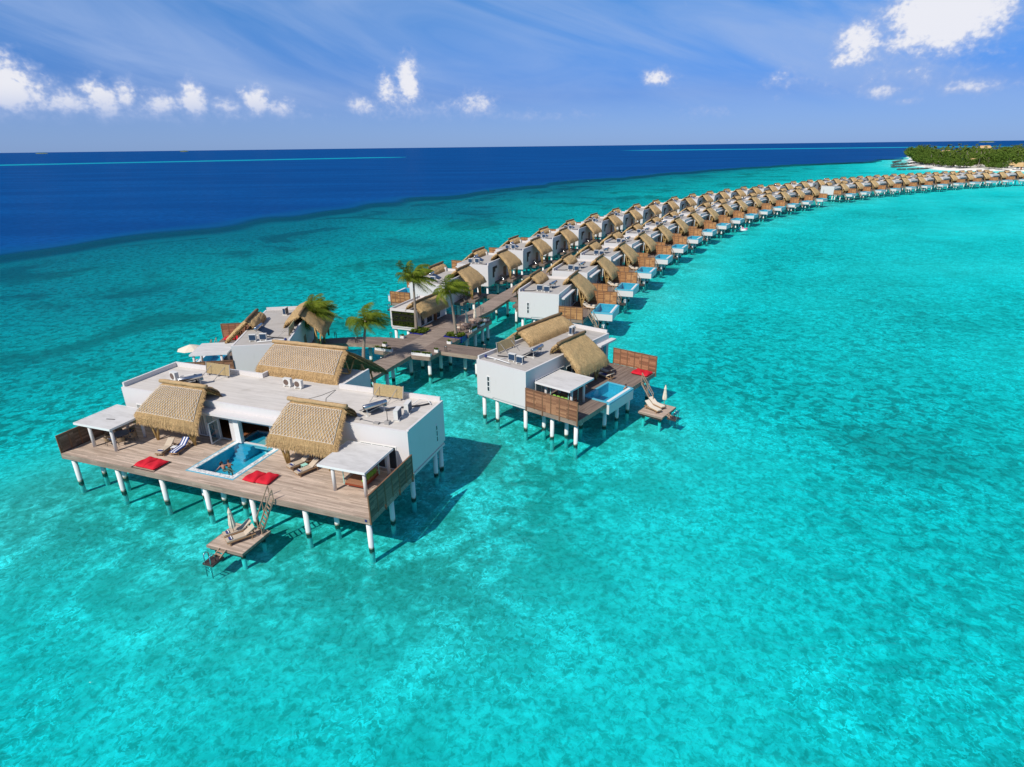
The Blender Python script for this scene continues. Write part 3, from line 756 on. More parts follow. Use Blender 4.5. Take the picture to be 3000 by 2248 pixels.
# colours below are divided by the background strength
SKY0, SKY1, SKY2, SKY3 = (.25, .465, 1.16), (.165, .345, .87), (.20, .56, .98), (.24, .34, .50)
CIRRUS = (2.9, 4.05, 6.6); CLOUD_SH = (3.3, 4.2, 6.6); CLOUD_LT = (7.3, 7.3, 7.7)
build_sky()
sc.view_settings.view_transform = 'Standard'; sc.view_settings.look = 'None'; sc.view_settings.gamma = 1
sc.view_settings.exposure = 0.
sc.render.engine = 'CYCLES'
sc.cycles.max_bounces = 6; sc.cycles.transparent_max_bounces = 10; sc.cycles.use_denoising = True
sc.cycles.caustics_reflective = False; sc.cycles.caustics_refractive = False
wd.cycles.sampling_method = 'MANUAL'; wd.cycles.sample_map_resolution = 512

# ------------------------------------------------------------------ sea and seabed
EDGE = np.array([(-700, -1200), (-330, -320), (-190, 20), (-139, 164), (-127, 196), (-107, 236), (-85, 281), (-51, 343), (0, 429), (80, 546), (196, 671), (365, 833), (510, 933), (720, 1150), (1100, 1600), (2600, 2950), (9000, 8600)], float)
ISLAND = np.array([(781, 1239), (650, 1045), (607, 963), (566, 895), (540, 852), (500, 792), (478, 745), (471, 715), (446, 668), (440, 640), (458, 622), (486, 588), (600, 520), (900, 500), (1700, 900), (2600, 1700), (2500, 2350), (1900, 2350), (1450, 1900), (1150, 1640)], float)
REEF = np.array([(-38, 45), (-8, 37), (6, 58), (-8, 74), (4, 90), (18, 120), (38, 160), (64, 205), (96, 245), (135, 292), (200, 350)], float)
def seg_dist(P, A, B):
    d = B - A; t = np.clip(((P - A) @ d) / (d @ d), 0, 1); q = A + t[:, None] * d
    r = P - q; return np.hypot(r[:, 0], r[:, 1]), d[0] * (P[:, 1] - A[1]) - d[1] * (P[:, 0] - A[0])
def poly_sd(P, poly, closed):
    best = np.full(len(P), 1e9); sg = np.ones(len(P)); n = len(poly)
    for i in range(n if closed else n - 1):
        dd, c = seg_dist(P, poly[i], poly[(i + 1) % n]); k = dd < best
        best[k] = dd[k]; sg[k] = np.where(c[k] > 0, -1, 1)
    return best, sg
def inside(P, poly):
    r = np.zeros(len(P), bool); n = len(poly)
    for i in range(n):
        a, b = poly[i], poly[(i + 1) % n]
        with np.errstate(divide='ignore', invalid='ignore'):
            k = ((a[1] > P[:, 1]) != (b[1] > P[:, 1])) & (P[:, 0] < (b[0] - a[0]) * (P[:, 1] - a[1]) / (b[1] - a[1]) + a[0])
        r ^= k
    return r
def wob(x, y, s, sd_):
    r = random.Random(sd_); o = np.zeros_like(x)
    for k in range(7):
        a = r.uniform(0, 6.28); f = r.uniform(.5, 2.2) / s; o += np.sin((x * math.cos(a) + y * math.sin(a)) * f + r.uniform(0, 6.28)) / 7 ** .5
    return o
def sea_depth(x, y):
    P = np.stack([x, y], 1); d, sg = poly_sd(P, EDGE, False); d = d * sg
    dist = np.hypot(x, y); j = np.clip(dist / 900, .12, 1.5)
    d = d + wob(x, y, 28, 1) * 9 * j + wob(x, y, 9, 2) * 3.5
    deep = 5.6 + np.clip(-d, 0, None) * .7
    far = np.clip((x - 60) / 400, 0, 1)
    lag = 1.25 + (0.6 * np.exp(-np.clip(d, 0, None) / 30) + 4.9 * np.exp(-np.clip(d, 0, None) / 135)) * (1 - .72 * far)
    lag += .30 * wob(x, y, 22, 3) + .18 * wob(x, y, 8, 4)
    dep = np.where(d < 0, np.minimum(deep, 60), np.clip(lag, .8, 9))
    dp, _ = poly_sd(P, REEF, False)                       # rubble bank the stilts stand on
    k = np.exp(-(dp / 21) ** 4); dep = np.where(dep < 5, dep + (1.38 + .2 * wob(x, y, 6, 9) - dep) * k, dep)
    di, _ = poly_sd(P, ISLAND, True)
    dep = np.minimum(dep, np.where(dep < 12, .35 + di * .03, dep))
    # distant shoals
    for A, B, w in (((-1500, 1330), (-430, 1977), 120.), ((900, 3420), (2300, 3300), 300.), ((-3200, 420), (-1500, 1330), 130.)):
        dd, _ = seg_dist(P, np.array(A, float), np.array(B, float)); dep = np.minimum(dep, np.where(dd < w, 2.4 + 3 * (dd / w) ** 2, 60))
    return np.clip(dep, .3, 60)
def radial_sheet(name, radii, nth, zfn, mat):
    rs = np.array(radii); th = np.concatenate([np.linspace(-52, 52, nth), np.linspace(52, 308, 70)[1:-1]]); nt = len(th)
    T, Q = np.meshgrid(np.radians(th), rs); x = (Q * np.sin(T)).ravel(); y = (Q * np.cos(T)).ravel()
    dep = sea_depth(x, y)
    xs = np.append(x, 0.); ys = np.append(y, 0.); ds = np.append(dep, 1.8)
    zs = zfn(ds)
    f = [(i * nt + k, (i + 1) * nt + k, (i + 1) * nt + (k + 1) % nt, i * nt + (k + 1) % nt)[::-1] for i in range(len(rs) - 1) for k in range(nt)]
    f += [(len(xs) - 1, k, (k + 1) % nt)[::-1] for k in range(nt)]
    me = bpy.data.meshes.new(name); me.from_pydata(np.stack([xs, ys, zs], 1).tolist(), [], f)
    at = me.attributes.new('depth', 'FLOAT', 'POINT'); at.data.foreach_set('value', ds.astype(np.float32))
    bk = np.exp(-(poly_sd(np.stack([xs, ys], 1), REEF, False)[0] / 12) ** 2); at = me.attributes.new('bank', 'FLOAT', 'POINT'); at.data.foreach_set('value', bk.astype(np.float32))
    me.polygons.foreach_set('use_smooth', [True] * len(me.polygons)); me.materials.append(mat)
    o = bpy.data.objects.new(name, me); col.objects.link(o); return struct(o)
def n2(g, vec, scale, detail=2., rough=.5, dist=0.):
    nd = g.n('ShaderNodeTexNoise', {'Vector': vec, 'Scale': scale, 'Detail': detail, 'Roughness': rough, 'Distortion': dist}, noise_dimensions='2D')
    return nd
def vor(g, vec, scale):
    return g.n('ShaderNodeTexVoronoi', {'Vector': vec, 'Scale': scale}, voronoi_dimensions='2D', feature='F1')
def water_material():
    m, g = newmat('lagoon_water'); P = g.pos()
    dep = g.n('ShaderNodeAttribute', attribute_name='depth').outputs['Fac']
    wv = g.map(P, (.55, 1.3, 1), (0, 0, R(35)))
    w1 = n2(g, wv, .55, 3., .6, .4).outputs[0]; w2 = n2(g, wv, 2.0, 2., .6).outputs[0]; w0 = n2(g, wv, .09, 3., .55).outputs[0]
    h = g.m('ADD', g.m('ADD', g.m('MULTIPLY', w1, .6), g.m('MULTIPLY', w2, .22)), g.m('MULTIPLY', w0, 1.3))
    nb = g.bump(h, 1., .42)
    lum = g.m('ADD', .92, g.m('MULTIPLY', g.ss(g.m('ADD', g.m('MULTIPLY', w1, .6), g.m('MULTIPLY', w2, .4)), .34, .64), .14))  # sunlight focused by the ripples, put into the transmission colour
    k = []
    for a in (1.25, WA[1], WA[2]):
        k.append(g.m('MULTIPLY', g.m('EXPONENT', g.m('MULTIPLY', dep, -a)), lum))
    cmb = g.n('ShaderNodeCombineColor')
    for i in range(3): g.put(cmb.inputs[i], k[i])
    tr = g.n('ShaderNodeBsdfTransparent', {'Color': cmb.outputs[0]})
    big = n2(g, g.map(P, (.35, 1.6, 1), (0, 0, R(35))), .012, 3., .6).outputs[0]
    dc = g.mix(g.ss(big, .35, .7), c4(DEEP_A), c4(DEEP_B))
    dc = g.mix(g.m('MULTIPLY', g.ss(w1, .42, .62), .55), dc, c4(DEEP_C))
    dc = g.mix(g.ss(dep, 26., 9.), dc, c4(DEEP_EDGE))
    df = g.n('ShaderNodeBsdfDiffuse', {'Color': dc})
    body = g.n('ShaderNodeMixShader'); g.put(body.inputs[0], g.ss(dep, 7., 15.)); g.put(body.inputs[1], tr.outputs[0]); g.put(body.inputs[2], df.outputs[0])
    # light scattered back by the water itself
    scol = g.mix(g.ss(dep, 2.2, 5.5), c4(SCAT_A), c4(SCAT_B)); scol = g.mix(g.m('MULTIPLY', g.ss(w1, .5, .66), .35), scol, c4((.0, .07, .12)))
    scb = g.n('ShaderNodeBsdfDiffuse', {'Color': scol})
    b2 = g.n('ShaderNodeMixShader'); g.put(b2.inputs[0], g.m('MULTIPLY', g.m('SUBTRACT', 1., g.m('EXPONENT', g.m('MULTIPLY', dep, -.16))), g.m('MULTIPLY', g.m('ADD', .20, g.m('MULTIPLY', g.ss(dep, 1.8, 4.5), .5)), g.ss(dep, 14., 7.))))
    g.put(b2.inputs[1], body.outputs[0]); g.put(b2.inputs[2], scb.outputs[0])
    gl = g.n('ShaderNodeBsdfGlossy', {'Roughness': .14, 'Normal': nb})
    fr = g.n('ShaderNodeFresnel', {'IOR': 1.33, 'Normal': nb})
    mx = g.n('ShaderNodeMixShader'); g.put(mx.inputs[0], g.m('MINIMUM', g.m('MULTIPLY', fr.outputs[0], .7), .04)); g.put(mx.inputs[1], b2.outputs[0]); g.put(mx.inputs[2], gl.outputs[0])
    g.out(mx.outputs[0]); return m
WA = (4.0, .066, .056)
DEEP_A, DEEP_B, DEEP_C, DEEP_EDGE = (.0008, .058, .22), (.0015, .078, .275), (.0005, .038, .16), (.0008, .085, .225)
SCAT_A, SCAT_B = (.0, .46, .45), (.0, .135, .235)
def seabed_material():
    """pale coral sand with rubble and weed; caustic light mottle and flecks painted in"""
    m, g = newmat('sand_seabed'); P = g.pos()
    dep = g.n('ShaderNodeAttribute', attribute_name='depth').outputs['Fac']
    wn = n2(g, P, 1.1, 3., .6)
    wp = g.vm('ADD', P, g.vs(wn.outputs['Color'], .85)); fine = n2(g, P, 2.6, 4., .68, .4).outputs[0]
    v1 = vor(g, wp, .95).outputs['Distance']; v2 = vor(g, g.vm('ADD', wp, (9.3, 4.1, 0)), 2.9).outputs['Distance']
    patch = g.ss(n2(g, P, .075, 4., .62, .6).outputs[0], .40, .62)
    caustic_mot = n2(g, g.vm('ADD', wp, (31., 7., 0)), 1.9, 3.5, .62, .5).outputs[0]
    c = g.mix(g.ss(g.m('ADD', caustic_mot, g.m('MULTIPLY', g.m('SUBTRACT', v1, .4), .14)), .34, .60), c4((.50, .51, .46)), c4((.82, .81, .76)))  # light and dark cells of the caustics, painted into the sand colour
    c = g.mix(g.m('MULTIPLY', g.ss(fine, .52, .66), .45), c, c4((.40, .41, .34)))
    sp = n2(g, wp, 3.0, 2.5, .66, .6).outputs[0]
    caustic_fl = g.m('MULTIPLY', g.ss(g.m('ADD', sp, g.m('MULTIPLY', v2, .10)), .56, .625), g.m('ADD', .28, g.m('MULTIPLY', patch, .78)))
    c = g.mix(caustic_fl, c, c4((1., 1., .98)))  # bright caustic flecks painted on as near-white colour
    mid = n2(g, P, .16, 5., .64, .6).outputs[0]; big = n2(g, P, .034, 4., .6, .5).outputs[0]; med = n2(g, P, .7, 5., .66, .6).outputs[0]
    c = g.mix(g.m('MULTIPLY', g.ss(mid, .50, .70), .30), c, c4((.40, .43, .36)))
    c = g.mix(g.m('MULTIPLY', g.ss(big, .5, .66), g.m('MULTIPLY', g.m('ADD', .13, g.m('MULTIPLY', g.ss(dep, 2.0, 3.4), .72)), g.ss(dep, 9., 6.))), c, c4((.16, .20, .16)))
    c = g.mix(g.m('MULTIPLY', g.ss(med, .44, .60), g.m('MULTIPLY', g.m('MULTIPLY', g.ss(dep, 1.4, 3.0), .68), g.ss(dep, 9., 6.))), c, c4((.075, .10, .075)))
    bank = g.n('ShaderNodeAttribute', attribute_name='bank').outputs['Fac']
    c = g.mix(g.m('MULTIPLY', g.m('MULTIPLY', g.ss(g.m('ADD', g.m('MULTIPLY', mid, .5), g.m('MULTIPLY', med, .5)), .38, .56), bank), .65), c, c4((.10, .14, .09)))
    d = g.n('ShaderNodeBsdfDiffuse', {'Color': c}); g.out(d.outputs[0]); return m
def build_sea():
    radii = list(np.geomspace(9, 900, 240)) + list(np.geomspace(915, 5200, 120)) + list(np.geomspace(5400, 90000, 40))
    radial_sheet('sea', radii, 300, lambda d: np.zeros_like(d), water_material())
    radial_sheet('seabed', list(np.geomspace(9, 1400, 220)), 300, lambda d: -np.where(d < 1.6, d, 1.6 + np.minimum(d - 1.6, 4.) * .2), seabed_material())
build_sea()

# ------------------------------------------------------------------ the big pool villa in front
F1 = Frame((-12.78, 43.506), -19.8)
def front_villa():
    t = thing('pool_villa', 'largest white villa in front, with three rope-netted thatched roofs and a sunken deck pool', 'villa', F1.p(0, 0), R(F1.yaw), 'white thatched villas on stilts')
    D0, D1, YF = 2.4, 2.97, .5
    px0, px1, py0, py1 = -22.3, -16.25, 1.95, 8.75
    d = MB()
    d.box(-38, px0, YF + .06, 8.8, D0, D1); d.box(px1, 0, YF + .06, 8.8, D0, D1); d.box(px0, px1, YF + .06, py0, D0, D1)
    dk = d.build('deck', 'deck_pale', t)
    f = MB(); f.box(-38, 0, YF, YF + .06, D0 - .02, D1 + .015); f.box(0, .06, YF, 8.2, D0 - .02, D1 - .03); f.box(-38.06, -38, YF, 8.8, D0 - .02, D1 - .03)
    f.build('deck_fascia', 'fascia_wood', dk)
    # walls
    w = MB()
    front = [(-36.2, -33.4, 3.0, 5.6), (-28.4, -26.1, 3.0, 5.6), (-25.9, -25.0, 3.0, 5.55), (-24.3, -22.7, 3.0, 5.45), (-21.2, -17.0, 2.97, 5.5), (-5.95, -1.8, 3.0, 5.6), (-14.5, -8.5, 3.0, 5.5)]
    wall_grid(w, 'y', 8.8, .25, -38, -.4, 2.75, 7.45, front)
    wall_grid(w, 'x', -.65, .25, 9.05, 16.7, 2.75, 7.55, [(14.55, 15.05, 3.45, 5.5)])
    w.box(-38, -37.75, 9.05, 16.7, 2.75, 7.95)
    w.box(-37.75, -24.2, 16.45, 16.7, 2.75, 7.95); w.box(-13.4, -.65, 16.45, 16.7, 2.75, 7.95)
    w.box(-24.45, -24.2, 16.7, 22.4, 2.75, 7.95); w.box(-13.4, -13.15, 16.7, 22.4, 2.75, 7.75); w.box(-24.2, -20.5, 22.15, 22.4, 2.75, 7.4); w.box(-16.5, -13.4, 22.15, 22.4, 2.75, 7.4); w.box(-20.5, -16.5, 22.15, 22.4, 5.8, 7.4)
    w.build('wall', 'white', t)
    r = MB(); r.box(-37.75, -.65, 9.05, 16.45, 7.1, 7.4); r.box(-24.2, -13.4, 16.45, 22.15, 7.1, 7.4); r.box(-37.75, -.65, 9.05, 9.12, 7.4, 7.46)
    r.build('flat_roof', 'roof', t)
    b = MB(); b.box(-37.8, -.55, 8.9, 16.6, 2.45, 2.75); b.box(-24.3, -13.3, 16.6, 22.3, 2.45, 2.75); b.box(-.75, -.42, 8.9, 16.6, 2.2, 2.45)
    b.build('base_slab', 'white', t)
    n = MB(); n.box(-37.7, px0, 9.06, 16.4, 2.76, 2.96); n.box(px1, -.7, 9.06, 16.4, 2.76, 2.96); n.box(px0, px1, 11.9, 16.4, 2.76, 2.96); n.build('floor', 'door', t)
    n = MB(); n.box(-37.7, -.7, 13.2, 13.4, 2.97, 7.0); n.build('inner_wall', 'rustside', t)
    c = MB(); c.box(-32.5, -14.6, 7.65, 8.78, 6.32, 6.62); c.build('canopy', 'white', t)
    window(t, 'y', 8.8, -36.2, -33.4, 3.0, 5.6, 2, out=-1, glass='curtain')
    window(t, 'y', 8.8, -28.4, -26.1, 3.0, 5.6, 2, out=-1, glass='curtain')
    window(t, 'y', 8.8, -14.5, -8.5, 3.0, 5.5, 3, out=-1, glass='curtain')
    window(t, 'y', 8.8, -5.95, -1.8, 3.0, 5.6, 3, out=-1, glass='glass')
    window(t, 'x', -.4, 14.55, 15.05, 3.45, 5.5, 3, True, out=1)
    o = MB(); o.box(-25.9, -25.0, 8.82, 8.9, 3.0, 5.55); dr = o.build('door', 'blue_glass', t)
    o = MB(); o.bar((-25.15, 8.75, 4.0), (-25.15, 8.75, 4.5), .05, .05); o.build('handle', 'metal', dr)
    o = MB(); q = (-24.25, 8.7); e = (-24.15, 7.35)
    for a, b_ in (((0, 3.0), (0, 5.4)), ((1, 3.0), (1, 5.4))):
        k = a[0]; o.bar((lerp(q[0], e[0], k), lerp(q[1], e[1], k), a[1]), (lerp(q[0], e[0], k), lerp(q[1], e[1], k), b_[1]), .1, .1)
    o.bar((*q, 5.4), (*e, 5.4), .1, .1); o.bar((*q, 3.05), (*e, 3.05), .1, .1); dr = o.build('door', 'frame', t); dr['label'] = 'open white framed glass door'
    o = MB(); o.bar((*q, 4.2), (*e, 4.2), .03, 2.3); o.build('pane', 'clear', dr)
    # pillars at the pool opening
    for xa, xb in ((-21.9, -21.2), (-17.0, -16.7)): o = MB(); o.box(xa, xb, 8.55, 8.8, 2.97, 6.32); o.build('pillar', 'frame', t)
    # pool: sunk between the decks and running in under the roof
    sh = MB(); zb = 1.55
    sh.box(-21.9, -16.65, 2.35, 11.9, zb - .2, zb)
    sh.box(-21.9, -21.65, 2.35, 11.9, zb, 2.96); sh.box(-16.9, -16.65, 2.35, 11.9, zb, 2.96); sh.box(-21.65, -16.9, 2.35, 2.6, zb, 2.96); sh.box(-21.65, -16.9, 11.65, 11.9, zb, 2.96)
    po = sh.build('pool', 'white', t)
    l = MB(); l.box(-21.65, -16.9, 2.6, 11.65, zb, zb + .03); l.box(-21.65, -21.62, 2.6, 11.65, zb + .03, 2.95); l.box(-16.93, -16.9, 2.6, 11.65, zb + .03, 2.95); l.box(-21.62, -16.93, 2.6, 2.63, zb + .03, 2.95)
    l.build('pool_lining', 'pool_tile', po)
    st = MB()
    for i in range(4): st.box(-21.6, -19.9, 7.1 + .42 * i, 11.6, zb + .03 + .3 * i, zb + .33 + .3 * i)
    st.box(-19.9, -16.95, 9.6, 11.6, zb + .03, zb + .9); st.build('pool_steps', 'pool_rim', po)
    wq = MB(); wq.add([(-21.62, 2.63, 2.9), (-16.93, 2.63, 2.9), (-16.93, 11.6, 2.9), (-21.62, 11.6, 2.9)], [(0, 1, 2, 3)]); wq.build('pool_water', 'pool_water', po)
    c1 = MB(); c1.box(px0 + .15, -21.66, py0 + .15, 8.0, 2.9, 3.0); c1.box(-16.9, px1 - .15, py0 + .15, 8.0, 2.9, 3.0); c1.box(-21.66, -16.9, py0 + .15, 2.59, 2.9, 3.0); c1.build('pool_coping', 'pebble', po)
    for xa, xb in ((px0 + .15, -21.66), (-16.9, px1 - .15)): c3 = MB(); c3.box(xa, xb, 8.0, 8.78, 2.9, 3.0); c3.build('overflow_channel', 'frame', po)
    c2 = MB(); c2.box(px0, px0 + .15, py0, 8.78, 2.5, 2.99); c2.box(px1 - .15, px1, py0, 8.78, 2.5, 2.99); c2.box(px0 + .15, px1 - .15, py0, py0 + .15, 2.5, 2.99); c2.build('pool_rim', 'pool_rim', po)
    # stilts
    for x in (-37.3, -30.9, -24.8, -19.1, -13.4, -7.3, -.5): post(t, x, 1.1, 2.4)
    for x in (-36.4, -33.2, -21.9, -19.3, -16.7, -5.6): post(t, x, 3.2, 2.4)
    for y in (5.5, 9.7, 14.9, 16.3): post(t, -.85, y, 2.45)
    for x in (-37.2, -31, -25, -19, -13, -7): post(t, x, 9.7, 2.45); post(t, x, 16.0, 2.45)
    for x in (-23.8, -14): post(t, x, 21.8, 2.45)
    # roofs
    thatch_roof(t, (-31.2, 8.75, 8.75), (-25.2, 8.9, 8.75), [((-32.9, 5.55, 5.65), (-23.75, 5.35, 5.65), .55), ((-31.6, 10.25, 7.7), (-24.6, 10.25, 7.75), .3)], 'thatch_pale', 'ridge_pale', 1500, 1, 21)
    thatch_roof(t, (-14.0, 9.0, 8.75), (-7.5, 9.1, 8.75), [((-14.9, 5.65, 5.65), (-6.6, 5.6, 5.65), .55), ((-14.3, 10.4, 7.7), (-7.1, 10.4, 7.7), .3)], 'thatch_pale', 'ridge_pale', 1500, 2, 20)
    thatch_roof(t, (-25.7, 21.0, 10.2), (-15.4, 21.3, 10.2), [((-26.2, 17.5, 7.75), (-14.4, 17.2, 7.75), .5), ((-27.4, 26.8, 5.7), (-13.4, 27.0, 5.7), .3)], 'thatch_pale', 'ridge_pale', 1800, 3, 32)
    bamboo_legs(t, (-30.8, 6.4), [(-31.6, 6.1, 5.9), (-30.2, 6.3, 6.0)]); bamboo_legs(t, (-25.7, 6.6), [(-26.6, 6.2, 5.9), (-24.9, 6.3, 6.0), (-25.9, 6.4, 6.2)])
    bamboo_legs(t, (-13.3, 6.6), [(-14.1, 6.2, 5.9), (-12.8, 6.3, 6.0), (-13.4, 6.5, 6.2)]); bamboo_legs(t, (-8.3, 6.6), [(-9.0, 6.2, 5.9), (-7.7, 6.3, 6.0)])
    for bx in (-15.2, -13.0): bamboo_legs(t, (bx, 23.6), [(-15.0, 25.3, 6.4), (-14.6, 23.0, 8.0)], 2.9)
    bamboo_legs(t, (-15.0, 21.0), [(-15.6, 20.9, 9.7), (-15.6, 18.6, 8.4), (-15.6, 23.0, 8.7)], 7.4, .09)
    bamboo_legs(t, (-24.9, 21.0), [(-25.2, 20.9, 9.7), (-25.2, 18.8, 8.5)], 7.4, .09)
    # pavilions and screens
    pavilion(t, -37.8, -32.5, 2.5, 7.6, 5.75, [(-36.1, 2.85), (-32.85, 2.85), (-36.1, 7.0), (-32.85, 6.4)])
    pavilion(t, -6.9, -1.85, 3.2, 8.2, 5.75, [(-5.6, 3.6), (-2.2, 3.6), (-5.6, 7.7), (-2.2, 7.7)])
    screen(t, (-38.1, .6), (-38.1, 8.8), 2.6, 4.95, 'screen_grey', low=2.3)
    screen(t, (.12, .6), (.12, 8.25), 3.0, 5.25, 'screen_grey', low=2.35)
    o = MB(); o.box(-.42, -.2, YF - .04, YF, 2.62, 2.86); o.build('blue_sign_plate', 'navy', t)
    # roof plant
    z = 7.4
    ac_unit(t, -19.5, 15.2, z, 0); ac_unit(t, -17.9, 15.1, z, 0)
    ac_unit(t, -2.8, 11.2, z, R(-80), 1.15); ac_unit(t, -2.6, 13.0, z, R(-80), 1.15); ac_unit(t, -33.6, 12.4, z, R(-15), 1.15)
    water_heater(t, -5.6, 11.6, z, R(58)); water_heater(t, -30.2, 11.6, z, R(58))
    bamboo_screen(t, -29.9, 15.3, z, 3.5, 1.3); bamboo_screen(t, -6.5, 15.6, z, 3.6, 1.3)
    pipes(t, [(-4.9, 12.4, z + .25), (-3.9, 13.6, z + .15), (-2.0, 14.9, z + .12), (-1.4, 15.6, z + .12)], .09)
    pipes(t, [(-3.2, 13.9, z + .12), (-2.6, 15.4, z + .5), (-1.9, 15.9, z + .45), (-1.2, 15.4, z + .12)], .05, 'pipe')
    pipes(t, [(-30.5, 12.6, z + .2), (-32.0, 13.8, z + .5), (-32.3, 14.6, z + .1)], .1); pipes(t, [(-34.6, 12.9, z + .1), (-32.2, 14.7, z + .35), (-31.9, 15.0, z + .1)], .05, 'pipe')
    pipes(t, [(-13.5, 15.9, z + .02), (-13.1, 13.5, z + .02), (-12.0, 11.9, z + .02), (-8.7, 10.3, z + .02)], .025); pipes(t, [(-13.6, 15.9, z + .02), (-14.1, 14.0, z + .02), (-15.2, 12.2, z + .02)], .025)
    o = MB(); o.tube([(-3.2, 9.9, z), (-3.2, 9.9, z + 1.5)], .035, 6); a = o.build('lightning_rod', 'steel_dark', t)
    o = MB(); o.box(-3.45, -2.95, 9.65, 10.15, z, z + .35); o.build('foot', 'concrete', a)
    for bx, by in ((-4.3, 9.6), (-6.6, 9.9)):
        o = MB(); o.box(bx - .28, bx + .28, by - .2, by + .2, z, z + .18); o.build('cable_block', 'concrete', t)
    pipes(t, [(-7.0, 10.2, z + .03), (-6.6, 9.9, z + .1), (-4.3, 9.6, z + .1), (-3.2, 9.9, z + .2)], .02)
    o = MB(); o.bar((-35.2, 4.3, 5.78), (-34.2, 4.5, 5.78), .07, .05); o.build('loose_batten', 'steel_dark', t)
    stairs(t, (-10.45, .55, 2.95), (-11.2, -.75, .02), .95, 9)
    return t
V1 = front_villa()

